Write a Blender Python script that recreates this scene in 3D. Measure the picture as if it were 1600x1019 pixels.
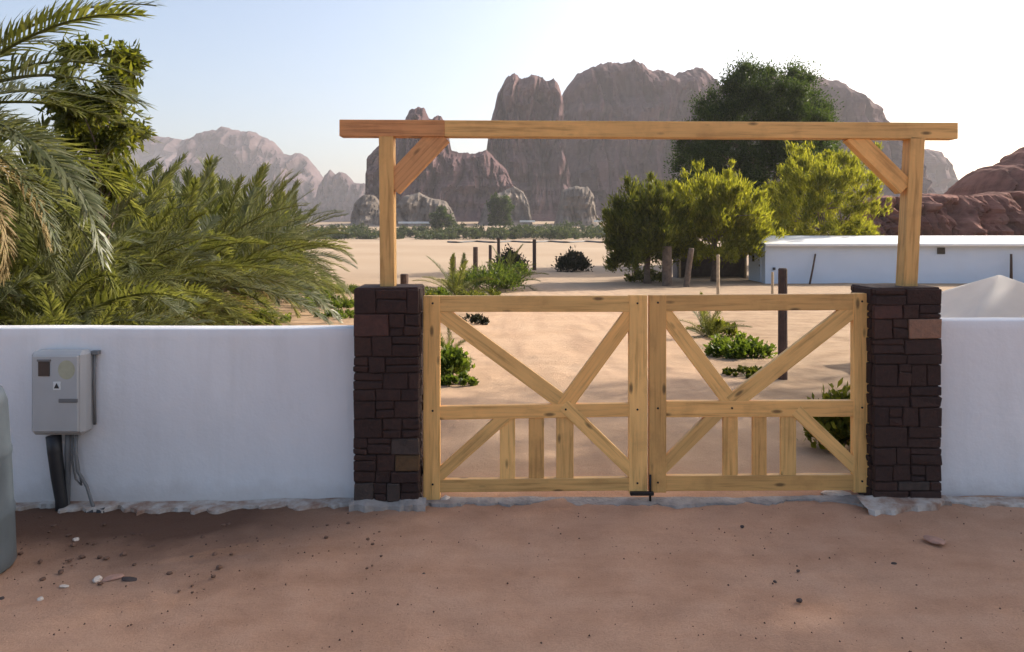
import bpy, bmesh, math, random
import numpy as np
from mathutils import Vector, Matrix, noise

R = math.radians
scene = bpy.context.scene
for o in list(bpy.data.objects):
    bpy.data.objects.remove(o)

# ------------------------------------------------------------------ camera
EYE, HOR, FPX = 2.0, 365.0, 1200.0
cd = bpy.data.cameras.new('camera')
cd.sensor_width = 36.0
cd.lens = FPX / 1600.0 * 36.0
cd.shift_y = -(509.5 - HOR) / 1600.0
cd.clip_start, cd.clip_end = 0.05, 9000.0
cam = bpy.data.objects.new('camera', cd)
scene.collection.objects.link(cam)
cam.location = (0, 0, EYE)
cam.rotation_euler = (R(90), 0, 0)
scene.camera = cam

# ------------------------------------------------------------------ sky, sun, exposure
SUN_EL, SUN_AZ = 29.0, 60.0          # azimuth measured from +Y towards +X
world = bpy.data.worlds.new('World')
scene.world = world
world.use_nodes = True
wn = world.node_tree.nodes
bg = wn['Background']
sky = wn.new('ShaderNodeTexSky')
sky.sky_type = 'NISHITA'
sky.sun_disc = False
sky.sun_elevation = R(SUN_EL)
sky.sun_rotation = R(SUN_AZ)
sky.altitude = 700
sky.air_density = 1.0
sky.dust_density = 7.5
sky.ozone_density = 0.6
world.node_tree.links.new(sky.outputs[0], bg.inputs[0])
bg.inputs[1].default_value = 0.125

ld = bpy.data.lights.new('sun', 'SUN')
ld.energy = 3.4
ld.angle = R(0.9)
ld.color = (1.0, 0.93, 0.82)
sun = bpy.data.objects.new('sun', ld)
scene.collection.objects.link(sun)
SDIR = Vector((math.sin(R(SUN_AZ)) * math.cos(R(SUN_EL)), math.cos(R(SUN_AZ)) * math.cos(R(SUN_EL)), math.sin(R(SUN_EL))))
sun.rotation_euler = (-SDIR).to_track_quat('-Z', 'Y').to_euler()
sun.location = (40, 20, 30)

vs = scene.view_settings
vs.view_transform = 'Standard'
vs.look = 'None'
vs.exposure = 1.08
vs.gamma = 1.0
vs.use_curve_mapping = False
scene.cycles.use_denoising = True
scene.cycles.max_bounces = 8
scene.cycles.transparent_max_bounces = 8

# ------------------------------------------------------------------ helpers
C = scene.collection
rnd = random.Random(7)


def smooth(t):
    t = max(0.0, min(1.0, t))
    return t * t * (3 - 2 * t)


def G(x, y):
    """height of the ground"""
    z = -1.05 * smooth((y - 6.5) / 36.0)
    if y > 90:
        z += 0.95 * smooth((y - 90) / 160.0)
    if y > 250:
        z += 10.0 * smooth((y - 250) / 260.0)
    if y < 6.2:
        z -= 0.035 * smooth((-0.5 - x) / 2.5)
        z += 0.03 * smooth((x - 1.5) / 2.0)
    return z


def P(px, py, Y):
    return Vector(((px - 800.0) / FPX * Y, Y, EYE - (py - HOR) / FPX * Y))


def gp(px, py):
    """where the pixel's ray meets the ground"""
    lo, hi = 2.0, 700.0
    Y = 2.0
    while Y < 700:
        p = P(px, py, Y)
        if p.z <= G(p.x, p.y):
            break
        Y *= 1.01
    lo, hi = Y / 1.01, Y
    for _ in range(30):
        m = (lo + hi) / 2
        p = P(px, py, m)
        if p.z > G(p.x, p.y):
            lo = m
        else:
            hi = m
    p = P(px, py, hi)
    p.z = G(p.x, p.y)
    return p


def tag(o, label=None, cat=None, group=None, kind=None):
    if label: o['label'] = label
    if cat: o['category'] = cat
    if group: o['group'] = group
    if kind: o['kind'] = kind
    return o


def empty(name, loc, label=None, cat=None, group=None):
    o = bpy.data.objects.new(name, None)
    o.location = loc
    o.empty_display_size = 0.2
    C.objects.link(o)
    return tag(o, label, cat, group)


def parent_to(o, par):
    if par is not None:
        o.parent = par
        m = par.matrix_basis.copy()
        q = par
        while q.parent is not None:
            m = q.parent.matrix_basis @ q.matrix_parent_inverse @ m if False else m
            q = q.parent
        o.matrix_parent_inverse = WM(par).inverted()


def WM(o):
    """world matrix without a depsgraph update"""
    if o.parent is None:
        return o.matrix_basis.copy()
    return WM(o.parent) @ o.matrix_parent_inverse @ o.matrix_basis


def link(name, me, mat, par=None, mw=None, smooth_shade=False):
    o = bpy.data.objects.new(name, me)
    C.objects.link(o)
    if mw is not None:
        o.matrix_basis = mw
    if mat is not None and len(me.materials) == 0:
        me.materials.append(mat)
    if smooth_shade:
        me.polygons.foreach_set('use_smooth', [True] * len(me.polygons))
    parent_to(o, par)
    return o


def mesh_py(name, v, f):
    me = bpy.data.meshes.new(name)
    me.from_pydata([tuple(a) for a in v], [], f)
    me.update()
    return me


def mesh_np(name, v, f):
    """v (n,3), f (m,k) arrays"""
    me = bpy.data.meshes.new(name)
    n, (m, k) = len(v), f.shape
    me.vertices.add(n)
    me.vertices.foreach_set('co', np.asarray(v, np.float32).ravel())
    me.loops.add(m * k)
    me.loops.foreach_set('vertex_index', f.astype(np.int32).ravel())
    me.polygons.add(m)
    me.polygons.foreach_set('loop_start', np.arange(0, m * k, k, dtype=np.int32))
    me.polygons.foreach_set('loop_total', np.full(m, k, np.int32))
    me.update(calc_edges=True)
    me.validate()
    return me


def box_mesh(name, sx, sy, sz, bev=0.0, seg=1, jitter=0.0, seed=0):
    bm = bmesh.new()
    bmesh.ops.create_cube(bm, size=1.0)
    for v in bm.verts:
        v.co = Vector((v.co.x * sx, v.co.y * sy, v.co.z * sz))
    if jitter:
        r = random.Random(seed)
        for v in bm.verts:
            v.co += Vector((r.uniform(-1, 1), r.uniform(-1, 1), r.uniform(-1, 1))) * jitter
    if bev > 0:
        bmesh.ops.bevel(bm, geom=list(bm.edges), offset=bev, segments=seg, affect='EDGES', profile=0.5)
    me = bpy.data.meshes.new(name)
    bm.to_mesh(me)
    bm.free()
    return me


def box(name, lo, hi, mat, par=None, bev=0.0, jitter=0.0, seed=0):
    lo, hi = Vector(lo), Vector(hi)
    me = box_mesh(name, *(hi - lo), bev=bev, jitter=jitter, seed=seed)
    return link(name, me, mat, par, Matrix.Translation((lo + hi) / 2))


def beam(name, a, b, wid, dep, mat, par=None, bev=0.004):
    """timber from a to b (points on its axis); wid lies in the XZ plane, dep along Y"""
    a, b = Vector(a), Vector(b)
    X = (b - a).normalized()
    Yv = Vector((0, 1, 0))
    Z = X.cross(Yv).normalized()
    Yv = Z.cross(X).normalized()
    m = Matrix((X, Yv, Z)).transposed().to_4x4()
    m.translation = (a + b) / 2
    me = box_mesh(name, (b - a).length, dep, wid, bev, 2)
    return link(name, me, mat, par, m)


def tube_data(pts, rad, n=8, cap=True):
    pts = [Vector(p) for p in pts]
    if not hasattr(rad, '__len__'):
        rad = [rad] * len(pts)
    v, f = [], []
    ref = Vector((0.31, 0.87, 0.21)).normalized()
    for i, p in enumerate(pts):
        t = (pts[min(i + 1, len(pts) - 1)] - pts[max(i - 1, 0)]).normalized()
        a = t.cross(ref)
        if a.length < 0.05:
            a = t.cross(Vector((1, 0, 0)))
        a.normalize()
        b = t.cross(a)
        for k in range(n):
            an = 2 * math.pi * k / n
            v.append(p + (a * math.cos(an) + b * math.sin(an)) * rad[i])
    for i in range(len(pts) - 1):
        for k in range(n):
            k2 = (k + 1) % n
            f.append((i * n + k, i * n + k2, (i + 1) * n + k2, (i + 1) * n + k))
    if cap:
        f.append(tuple(range(n))[::-1])
        f.append(tuple(range((len(pts) - 1) * n, len(pts) * n)))
    return v, f


def tube(name, pts, rad, mat, par=None, n=8, sm=True):
    v, f = tube_data(pts, rad, n)
    return link(name, mesh_py(name, v, f), mat, par, None, sm)


def merge(datas):
    V, F = [], []
    for v, f in datas:
        k = len(V)
        V += list(v)
        F += [tuple(i + k for i in q) for q in f]
    return V, F


# ------------------------------------------------------------------ materials
def newmat(name):
    m = bpy.data.materials.new(name)
    m.use_nodes = True
    nt = m.node_tree
    b = nt.nodes['Principled BSDF']
    return m, nt, b


def ramp(nt, fac, stops):
    n = nt.nodes.new('ShaderNodeValToRGB')
    els = n.color_ramp.elements
    while len(els) > 1:
        els.remove(els[-1])
    els[0].position, els[0].color = stops[0][0], (*stops[0][1], 1)
    for p, c in stops[1:]:
        e = els.new(p)
        e.color = (*c, 1)
    nt.links.new(fac, n.inputs[0])
    return n.outputs[0]


def nz(nt, vec, scale, detail=5, rough=0.55, dist=0.0):
    n = nt.nodes.new('ShaderNodeTexNoise')
    n.inputs['Scale'].default_value = scale
    n.inputs['Detail'].default_value = detail
    n.inputs['Roughness'].default_value = rough
    n.inputs['Distortion'].default_value = dist
    if vec is not None:
        nt.links.new(vec, n.inputs['Vector'])
    return n.outputs['Fac']


def mapping(nt, vec, scale=(1, 1, 1), loc=(0, 0, 0)):
    n = nt.nodes.new('ShaderNodeMapping')
    n.inputs['Scale'].default_value = scale
    n.inputs['Location'].default_value = loc
    nt.links.new(vec, n.inputs['Vector'])
    return n.outputs[0]


def mixc(nt, fac, a, b, mode='MIX'):
    n = nt.nodes.new('ShaderNodeMix')
    n.data_type = 'RGBA'
    n.blend_type = mode
    for s, v in ((n.inputs[0], fac), (n.inputs[6], a), (n.inputs[7], b)):
        if hasattr(v, 'links'):
            nt.links.new(v, s)
        elif isinstance(v, tuple):
            s.default_value = (*v, 1) if len(v) == 3 else v
        else:
            s.default_value = v
    return n.outputs[2]


def math_n(nt, op, a, b=0.0):
    n = nt.nodes.new('ShaderNodeMath')
    n.operation = op
    for i, v in enumerate((a, b)):
        if hasattr(v, 'links'):
            nt.links.new(v, n.inputs[i])
        else:
            n.inputs[i].default_value = v
    return n.outputs[0]


def bump(nt, b, h, strength=0.3, dist=0.02):
    n = nt.nodes.new('ShaderNodeBump')
    n.inputs['Strength'].default_value = strength
    n.inputs['Distance'].default_value = dist
    nt.links.new(h, n.inputs['Height'])
    nt.links.new(n.outputs[0], b.inputs['Normal'])


def geo_pos(nt):
    return nt.nodes.new('ShaderNodeNewGeometry').outputs['Position']


def obj_co(nt):
    return nt.nodes.new('ShaderNodeTexCoord').outputs['Object']


def obj_rand(nt):
    return nt.nodes.new('ShaderNodeObjectInfo').outputs['Random']


def simple(name, col, rough=0.7, var=0.15, scale=6.0, bmp=0.15, metal=0.0, bdist=0.01):
    m, nt, b = newmat(name)
    p = obj_co(nt)
    n = nz(nt, p, scale, 6)
    lo = tuple(c * (1 - var) for c in col)
    hi = tuple(min(1, c * (1 + var)) for c in col)
    nt.links.new(ramp(nt, n, [(0.3, lo), (0.7, hi)]), b.inputs['Base Color'])
    b.inputs['Roughness'].default_value = rough
    b.inputs['Metallic'].default_value = metal
    if bmp:
        bump(nt, b, nz(nt, p, scale * 6, 5), bmp, bdist)
    return m


def mat_ground():
    m, nt, b = newmat('sand_ground')
    p = geo_pos(nt)
    sep = nt.nodes.new('ShaderNodeSeparateXYZ')
    nt.links.new(p, sep.inputs[0])
    big = nz(nt, p, 0.9, 4)
    mid = nz(nt, p, 3.2, 6, 0.6)
    fine = nz(nt, p, 85, 5, 0.75)
    stre = nz(nt, mapping(nt, p, (0.55, 2.6, 1)), 1.0, 5, 0.6)
    # trodden red-brown earth of the road
    road = ramp(nt, mid, [(0.25, (0.42, 0.235, 0.145)), (0.55, (0.53, 0.31, 0.20)), (0.8, (0.60, 0.37, 0.25))])
    road = mixc(nt, ramp(nt, stre, [(0.40, (0, 0, 0)), (0.68, (0.55, 0.55, 0.55))]), road, (0.60, 0.38, 0.26))
    # damp dark soil thrown up along the foot of the walls
    wallmask = nt.nodes.new('ShaderNodeMapRange')
    wallmask.inputs[1].default_value = 4.35
    wallmask.inputs[2].default_value = 5.15
    nt.links.new(math_n(nt, 'ADD', sep.outputs[1], math_n(nt, 'MULTIPLY', math_n(nt, 'SUBTRACT', big, 0.5), 1.8)), wallmask.inputs[0])
    side = nt.nodes.new('ShaderNodeMapRange')
    side.inputs[1].default_value = -0.6
    side.inputs[2].default_value = -1.9
    nt.links.new(sep.outputs[0], side.inputs[0])
    damp = math_n(nt, 'MULTIPLY', wallmask.outputs[0], math_n(nt, 'MULTIPLY', side.outputs[0], 0.95))
    road = mixc(nt, damp, road, (0.125, 0.066, 0.043))
    # pale sand of the yard
    yard = ramp(nt, nz(nt, p, 0.5, 6, 0.6), [(0.3, (0.46, 0.30, 0.185)), (0.7, (0.54, 0.37, 0.245))])
    yard = mixc(nt, ramp(nt, nz(nt, mapping(nt, p, (0.25, 1.4, 1)), 0.5, 5), [(0.5, (0, 0, 0)), (0.7, (0.6, 0.6, 0.6))]), yard, (0.46, 0.30, 0.19))
    rut = nz(nt, mapping(nt, p, (1.5, 0.10, 1)), 1.0, 4, 0.6)
    yard = mixc(nt, ramp(nt, rut, [(0.50, (0, 0, 0)), (0.66, (0.65, 0.65, 0.65))]), yard, (0.39, 0.25, 0.16))
    # rougher darker soil either side of the worn track
    wob = math_n(nt, 'MULTIPLY', math_n(nt, 'SUBTRACT', nz(nt, p, 0.7, 5), 0.5), 1.6)
    xw = math_n(nt, 'ADD', sep.outputs[0], wob)
    lft = math_n(nt, 'SUBTRACT', math_n(nt, 'ADD', math_n(nt, 'MULTIPLY', sep.outputs[1], 0.045), -1.55), xw)
    rgt = math_n(nt, 'SUBTRACT', xw, math_n(nt, 'ADD', math_n(nt, 'MULTIPLY', sep.outputs[1], 0.115), 1.7))
    om = nt.nodes.new('ShaderNodeMapRange')
    om.inputs[1].default_value = -0.05
    om.inputs[2].default_value = 0.45
    nt.links.new(math_n(nt, 'MAXIMUM', lft, rgt), om.inputs[0])
    soil = ramp(nt, nz(nt, p, 1.6, 6, 0.65), [(0.32, (0.24, 0.155, 0.092)), (0.5, (0.36, 0.245, 0.15)), (0.7, (0.45, 0.32, 0.21))])
    yard = mixc(nt, math_n(nt, 'MULTIPLY', om.outputs[0], 0.85), yard, soil)
    far = ramp(nt, nz(nt, p, 0.02, 5), [(0.35, (0.37, 0.265, 0.175)), (0.7, (0.47, 0.36, 0.255))])
    fm = nt.nodes.new('ShaderNodeMapRange')
    fm.inputs[1].default_value = 25
    fm.inputs[2].default_value = 60
    nt.links.new(sep.outputs[1], fm.inputs[0])
    yard = mixc(nt, fm.outputs[0], yard, far)
    sm = nt.nodes.new('ShaderNodeMapRange')
    sm.inputs[1].default_value = 5.7
    sm.inputs[2].default_value = 6.6
    nt.links.new(math_n(nt, 'ADD', sep.outputs[1], math_n(nt, 'MULTIPLY', math_n(nt, 'SUBTRACT', mid, 0.5), 1.2)), sm.inputs[0])
    col = mixc(nt, sm.outputs[0], road, yard)
    col = mixc(nt, math_n(nt, 'MULTIPLY', ramp(nt, fine, [(0.42, (0, 0, 0)), (0.66, (1, 1, 1))]), 0.35), col, mixc(nt, 1.0, col, (0.55, 0.5, 0.46), 'MULTIPLY'))
    nt.links.new(col, b.inputs['Base Color'])
    b.inputs['Roughness'].default_value = 0.95
    b.inputs['Specular IOR Level'].default_value = 0.15
    h = math_n(nt, 'ADD', math_n(nt, 'MULTIPLY', mid, 1.0), math_n(nt, 'MULTIPLY', fine, 0.35))
    bump(nt, b, h, 0.8, 0.035)
    return m


def mat_wood(name, base, dark):
    m, nt, b = newmat(name)
    p = obj_co(nt)
    rn = obj_rand(nt)
    off = nt.nodes.new('ShaderNodeCombineXYZ')
    nt.links.new(math_n(nt, 'MULTIPLY', rn, 37.0), off.inputs[0])
    nt.links.new(math_n(nt, 'MULTIPLY', rn, 11.0), off.inputs[2])
    va = nt.nodes.new('ShaderNodeVectorMath')
    nt.links.new(p, va.inputs[0])
    nt.links.new(off.outputs[0], va.inputs[1])
    q = va.outputs[0]
    g = nz(nt, mapping(nt, q, (1.3, 26, 26)), 1.6, 6, 0.6, 0.4)
    w = nz(nt, mapping(nt, q, (1.2, 3, 3)), 1.2, 3)
    col = ramp(nt, g, [(0.30, tuple(c * 0.8 for c in dark)), (0.48, base), (0.72, tuple(min(1, c * 1.15) for c in base))])
    col = mixc(nt, ramp(nt, w, [(0.42, (0, 0, 0)), (0.72, (0.6, 0.6, 0.6))]), col, tuple(c * 0.72 for c in base))
    vo = nt.nodes.new('ShaderNodeTexVoronoi')
    vo.inputs['Scale'].default_value = 1.0
    nt.links.new(mapping(nt, q, (3.1, 9, 9)), vo.inputs['Vector'])
    kn = ramp(nt, vo.outputs['Distance'], [(0.07, (1, 1, 1)), (0.16, (0, 0, 0))])
    col = mixc(nt, kn, col, tuple(c * 0.28 for c in base))
    r2 = math_n(nt, 'FRACT', math_n(nt, 'MULTIPLY', rn, 7.31))
    col = mixc(nt, math_n(nt, 'MULTIPLY', r2, 0.55), col, mixc(nt, 1.0, col, (0.90, 0.74, 0.62), 'MULTIPLY'))
    dirt = nz(nt, geo_pos(nt), 5.0, 6, 0.65)
    col = mixc(nt, ramp(nt, dirt, [(0.52, (0, 0, 0)), (0.75, (0.55, 0.55, 0.55))]), col, mixc(nt, 1.0, col, (0.62, 0.58, 0.56), 'MULTIPLY'))
    hv = nt.nodes.new('ShaderNodeHueSaturation')
    nt.links.new(col, hv.inputs['Color'])
    nt.links.new(math_n(nt, 'ADD', math_n(nt, 'MULTIPLY', rn, 0.40), 0.82), hv.inputs['Value'])
    nt.links.new(hv.outputs[0], b.inputs['Base Color'])
    b.inputs['Roughness'].default_value = 0.62
    bump(nt, b, g, 0.25, 0.004)
    return m


def mat_stone(name, cols):
    m, nt, b = newmat(name)
    p = obj_co(nt)
    rn = obj_rand(nt)
    c0 = ramp(nt, rn, [(i / max(1, len(cols) - 1), c) for i, c in enumerate(cols)])
    n = nz(nt, geo_pos(nt), 22, 6, 0.65)
    col = mixc(nt, ramp(nt, n, [(0.35, (0, 0, 0)), (0.75, (0.7, 0.7, 0.7))]), c0, mixc(nt, 1.0, c0, (1.9, 1.7, 1.6), 'MULTIPLY'))
    nt.links.new(col, b.inputs['Base Color'])
    b.inputs['Roughness'].default_value = 0.85
    bump(nt, b, nz(nt, geo_pos(nt), 30, 6, 0.7), 0.7, 0.02)
    return m


def mat_plaster():
    m, nt, b = newmat('white_plaster')
    p = geo_pos(nt)
    n = nz(nt, p, 1.3, 5, 0.55)
    col = ramp(nt, n, [(0.3, (0.74, 0.735, 0.745)), (0.7, (0.82, 0.81, 0.81))])
    st = nz(nt, mapping(nt, p, (5, 5, 0.7)), 1.4, 5, 0.6)
    col = mixc(nt, ramp(nt, st, [(0.50, (0, 0, 0)), (0.78, (0.35, 0.35, 0.35))]), col, (0.62, 0.605, 0.585))
    # splashed soil along the foot
    sep = nt.nodes.new('ShaderNodeSeparateXYZ')
    nt.links.new(p, sep.inputs[0])
    mr = nt.nodes.new('ShaderNodeMapRange')
    mr.inputs[1].default_value = 0.28
    mr.inputs[2].default_value = -0.03
    nt.links.new(math_n(nt, 'ADD', sep.outputs[2], math_n(nt, 'MULTIPLY', nz(nt, p, 7, 5), 0.22)), mr.inputs[0])
    col = mixc(nt, math_n(nt, 'MULTIPLY', mr.outputs[0], 0.75), col, (0.40, 0.33, 0.28))
    nt.links.new(col, b.inputs['Base Color'])
    b.inputs['Roughness'].default_value = 0.85
    h = math_n(nt, 'ADD', nz(nt, p, 3.0, 4), math_n(nt, 'MULTIPLY', nz(nt, p, 55, 4), 0.12))
    bump(nt, b, h, 0.35, 0.03)
    return m


def mat_leaf(name, cols, trans=0.45, rough=0.5, scale=0.5):
    m, nt, b = newmat(name)
    gi = nt.nodes.new('ShaderNodeNewGeometry')
    n = nz(nt, gi.outputs['Position'], scale, 3)
    f = math_n(nt, 'ADD', math_n(nt, 'MULTIPLY', gi.outputs['Random Per Island'], 0.55), math_n(nt, 'MULTIPLY', n, 0.45))
    col = ramp(nt, f, [(0.15 + 0.7 * i / max(1, len(cols) - 1), c) for i, c in enumerate(cols)])
    nt.links.new(col, b.inputs['Base Color'])
    b.inputs['Roughness'].default_value = rough
    b.inputs['Specular IOR Level'].default_value = 0.2
    tr = nt.nodes.new('ShaderNodeBsdfTranslucent')
    tc = mixc(nt, 1.0, col, (1.5, 1.45, 0.7), 'MULTIPLY')
    nt.links.new(tc, tr.inputs[0])
    mx = nt.nodes.new('ShaderNodeMixShader')
    mx.inputs[0].default_value = trans
    nt.links.new(b.outputs[0], mx.inputs[1])
    nt.links.new(tr.outputs[0], mx.inputs[2])
    nt.links.new(mx.outputs[0], nt.nodes['Material Output'].inputs[0])
    return m


def mat_rock(name, lo, mid, hi, size):
    m, nt, b = newmat(name)
    p = geo_pos(nt)
    strata = nz(nt, mapping(nt, p, (0.25 / size, 0.25 / size, 2.2 / size)), 1.0, 6, 0.6, 0.6)
    vert = nz(nt, mapping(nt, p, (2.4 / size, 2.4 / size, 0.25 / size)), 1.0, 6, 0.62)
    col = ramp(nt, strata, [(0.3, lo), (0.52, mid), (0.75, hi)])
    col = mixc(nt, ramp(nt, vert, [(0.45, (0, 0, 0)), (0.7, (0.7, 0.7, 0.7))]), col, tuple(c * 0.55 for c in lo))
    nt.links.new(col, b.inputs['Base Color'])
    b.inputs['Roughness'].default_value = 0.95
    b.inputs['Specular IOR Level'].default_value = 0.1
    bump(nt, b, math_n(nt, 'ADD', vert, strata), 0.8, size * 0.12)
    return m


M = {}
M['ground'] = mat_ground()
M['pine'] = mat_wood('pine_timber', (0.80, 0.475, 0.165), (0.62, 0.34, 0.105))
M['pine_red'] = mat_wood('reddish_pine_timber', (0.66, 0.335, 0.135), (0.50, 0.225, 0.08))
M['stone'] = mat_stone('dark_brown_stone', [(0.026, 0.012, 0.009), (0.034, 0.016, 0.012), (0.028, 0.013, 0.010), (0.040, 0.019, 0.014), (0.024, 0.011, 0.009)])
M['stone_beige'] = mat_stone('beige_stone', [(0.20, 0.115, 0.078)])
M['stone_red'] = mat_stone('reddish_stone', [(0.058, 0.026, 0.020)])
M['stone_ochre'] = mat_stone('ochre_stone', [(0.085, 0.048, 0.02)])
M['stone_grey'] = mat_stone('cement_smeared_stone', [(0.050, 0.036, 0.030)])
M['mortar'] = simple('dark_mortar', (0.034, 0.018, 0.014), 0.95, 0.3, 20, 0.5)
M['cement'] = simple('grey_cement', (0.33, 0.29, 0.26), 0.95, 0.3, 7, 0.7, bdist=0.02)
M['cement_white'] = simple('whitish_cement', (0.50, 0.43, 0.37), 0.95, 0.35, 5, 0.7, bdist=0.02)
def mat_cement():
    m, nt, b = newmat('soiled_cement')
    p = geo_pos(nt)
    n = nz(nt, p, 6, 6, 0.65)
    col = ramp(nt, n, [(0.36, (0.30, 0.175, 0.12)), (0.48, (0.42, 0.33, 0.27)), (0.62, (0.56, 0.51, 0.46))])
    nt.links.new(col, b.inputs['Base Color'])
    b.inputs['Roughness'].default_value = 0.95
    bump(nt, b, nz(nt, p, 28, 6, 0.7), 0.8, 0.02)
    return m


M['cement_white'] = mat_cement()
M['plaster'] = mat_plaster()
M['shed'] = simple('grey_brown_board', (0.13, 0.11, 0.095), 0.9, 0.25, 3, 0.3)
M['paint'] = simple('white_painted_sheet', (0.62, 0.69, 0.80), 0.6, 0.04, 0.6, 0.1)
M['roof_white'] = simple('white_roof_sheet', (0.80, 0.79, 0.77), 0.5, 0.05, 1.0, 0.1)
M['canvas'] = simple('white_canvas', (0.84, 0.80, 0.75), 0.85, 0.06, 3.0, 0.2)
M['grey_plastic'] = simple('grey_moulded_plastic', (0.43, 0.43, 0.425), 0.5, 0.05, 5, 0.05)
M['grey_dark'] = simple('grey_trim', (0.16, 0.16, 0.16), 0.5, 0.08, 6, 0.05)
M['black'] = simple('black_plastic', (0.018, 0.018, 0.02), 0.5, 0.2, 10, 0.1)
M['glass_dark'] = simple('dark_pane', (0.03, 0.032, 0.035), 0.15, 0.1, 4, 0)
M['yellow'] = simple('faded_yellow_print', (0.40, 0.385, 0.27), 0.6, 0.1, 20, 0)
M['white_print'] = simple('white_print', (0.7, 0.7, 0.68), 0.6, 0.05, 20, 0)
M['iron'] = simple('dark_iron', (0.03, 0.026, 0.024), 0.55, 0.3, 20, 0.3, 0.6)
M['post'] = simple('weathered_dark_post', (0.085, 0.05, 0.036), 0.85, 0.3, 9, 0.4)
M['post_pale'] = simple('pale_pole_wood', (0.42, 0.33, 0.22), 0.8, 0.2, 9, 0.3)
M['bark'] = simple('bark', (0.16, 0.115, 0.085), 0.95, 0.35, 5, 0.8, bdist=0.05)
M['palm_trunk'] = simple('palm_trunk_fibre', (0.13, 0.09, 0.055), 0.95, 0.4, 12, 0.8, bdist=0.04)
M['barrel'] = simple('blue_grey_plastic', (0.11, 0.135, 0.15), 0.45, 0.15, 4, 0.1)
M['pebble_white'] = simple('pale_pebble', (0.62, 0.53, 0.45), 0.9, 0.2, 20, 0.4)
M['pebble_dark'] = simple('dark_pebble', (0.06, 0.042, 0.038), 0.9, 0.3, 20, 0.4)
M['pebble_red'] = simple('pinkish_pebble', (0.40, 0.23, 0.17), 0.9, 0.2, 20, 0.4)
M['clod'] = simple('soil_clod', (0.15, 0.082, 0.054), 0.95, 0.35, 12, 0.5)
M['frond'] = mat_leaf('palm_frond_green', [(0.062, 0.072, 0.020), (0.120, 0.130, 0.040), (0.195, 0.197, 0.085)], 0.5, 0.5, 1.2)
M['frond_grey'] = mat_leaf('palm_frond_grey_green', [(0.065, 0.080, 0.035), (0.13, 0.145, 0.080), (0.21, 0.215, 0.14)], 0.4, 0.35, 1.2)
M['frond_dry'] = mat_leaf('palm_frond_dry', [(0.15, 0.105, 0.045), (0.24, 0.18, 0.085), (0.33, 0.26, 0.14)], 0.3, 0.6, 1.2)
M['leaf_dark'] = mat_leaf('dark_evergreen_leaf', [(0.017, 0.031, 0.008), (0.036, 0.060, 0.013), (0.070, 0.104, 0.022)], 0.42, 0.5, 0.25)
M['leaf_mid'] = mat_leaf('olive_green_leaf', [(0.042, 0.055, 0.010), (0.095, 0.108, 0.018), (0.19, 0.19, 0.034)], 0.5, 0.5, 0.5)
M['leaf_yellow'] = mat_leaf('yellow_green_leaf', [(0.11, 0.125, 0.014), (0.20, 0.205, 0.026), (0.30, 0.29, 0.05)], 0.62, 0.6, 0.4)
M['leaf_fresh'] = mat_leaf('fresh_green_leaf', [(0.050, 0.080, 0.012), (0.095, 0.135, 0.022), (0.15, 0.185, 0.04)], 0.5, 0.5, 2.0)
M['leaf_black'] = mat_leaf('blackish_scrub_leaf', [(0.010, 0.012, 0.006), (0.020, 0.022, 0.010), (0.035, 0.035, 0.016)], 0.2, 0.6, 1.0)
M['leaf_far'] = mat_leaf('far_wood_leaf', [(0.020, 0.035, 0.014), (0.045, 0.065, 0.022), (0.09, 0.105, 0.04)], 0.35, 0.6, 0.05)
M['cliff'] = mat_rock('mauve_sandstone', (0.088, 0.047, 0.049), (0.125, 0.071, 0.071), (0.195, 0.122, 0.114), 40.0)
M['cliff_far'] = mat_rock('grey_mauve_sandstone', (0.075, 0.050, 0.054), (0.105, 0.072, 0.076), (0.15, 0.108, 0.108), 60.0)
M['cliff_pale'] = mat_rock('pale_sandstone', (0.12, 0.098, 0.080), (0.17, 0.14, 0.115), (0.25, 0.205, 0.165), 16.0)
M['red_rock'] = mat_rock('red_sandstone', (0.14, 0.058, 0.043), (0.25, 0.112, 0.083), (0.38, 0.20, 0.15), 5.0)

nt = M['canvas'].node_tree
tr = nt.nodes.new('ShaderNodeBsdfTranslucent')
tr.inputs[0].default_value = (0.80, 0.74, 0.66, 1)
mx = nt.nodes.new('ShaderNodeMixShader')
mx.inputs[0].default_value = 0.45
nt.links.new(nt.nodes['Principled BSDF'].outputs[0], mx.inputs[1])
nt.links.new(tr.outputs[0], mx.inputs[2])
nt.links.new(mx.outputs[0], nt.nodes['Material Output'].inputs[0])

# ------------------------------------------------------------------ ground sheet
def axis(segs):
    out = []
    for a, b, n in segs:
        out += list(np.linspace(a, b, n, endpoint=False))
    return out


xs = axis([(-2600, -400, 12), (-400, -60, 24), (-60, -12, 40), (-12, -5, 28), (-5, 5, 180), (5, 12, 28), (12, 60, 40), (60, 400, 24), (400, 2600, 12)]) + [2600]
ys = axis([(-60, 0, 12), (0, 3, 12), (3, 6.4, 90), (6.4, 14, 80), (14, 45, 70), (45, 120, 40), (120, 600, 60), (600, 3000, 20)]) + [3000]
gv, gf = [], []
for y in ys:
    for x in xs:
        z = G(x, y)
        if abs(x) < 70 and -5 < y < 120:
            q = Vector((x, y, 0))
            near = 1.0 if y < 8 else 1.6
            z += near * (0.022 * noise.noise(q * 0.9) + 0.012 * noise.noise(q * 2.7 + Vector((3, 1, 5))))
            if y < 9:
                z += 0.006 * noise.noise(q * 9.0) + 0.004 * noise.noise(Vector((x * 3.0, y * 16.0, 2)))
            if y > 14:
                z += 0.05 * noise.noise(q * 0.25)
        gv.append((x, y, z))
nx = len(xs)
for j in range(len(ys) - 1):
    for i in range(nx - 1):
        a = j * nx + i
        gf.append((a, a + 1, a + nx + 1, a + nx))
ground = link('ground', mesh_py('ground', gv, gf), M['ground'], None, None, True)
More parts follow.
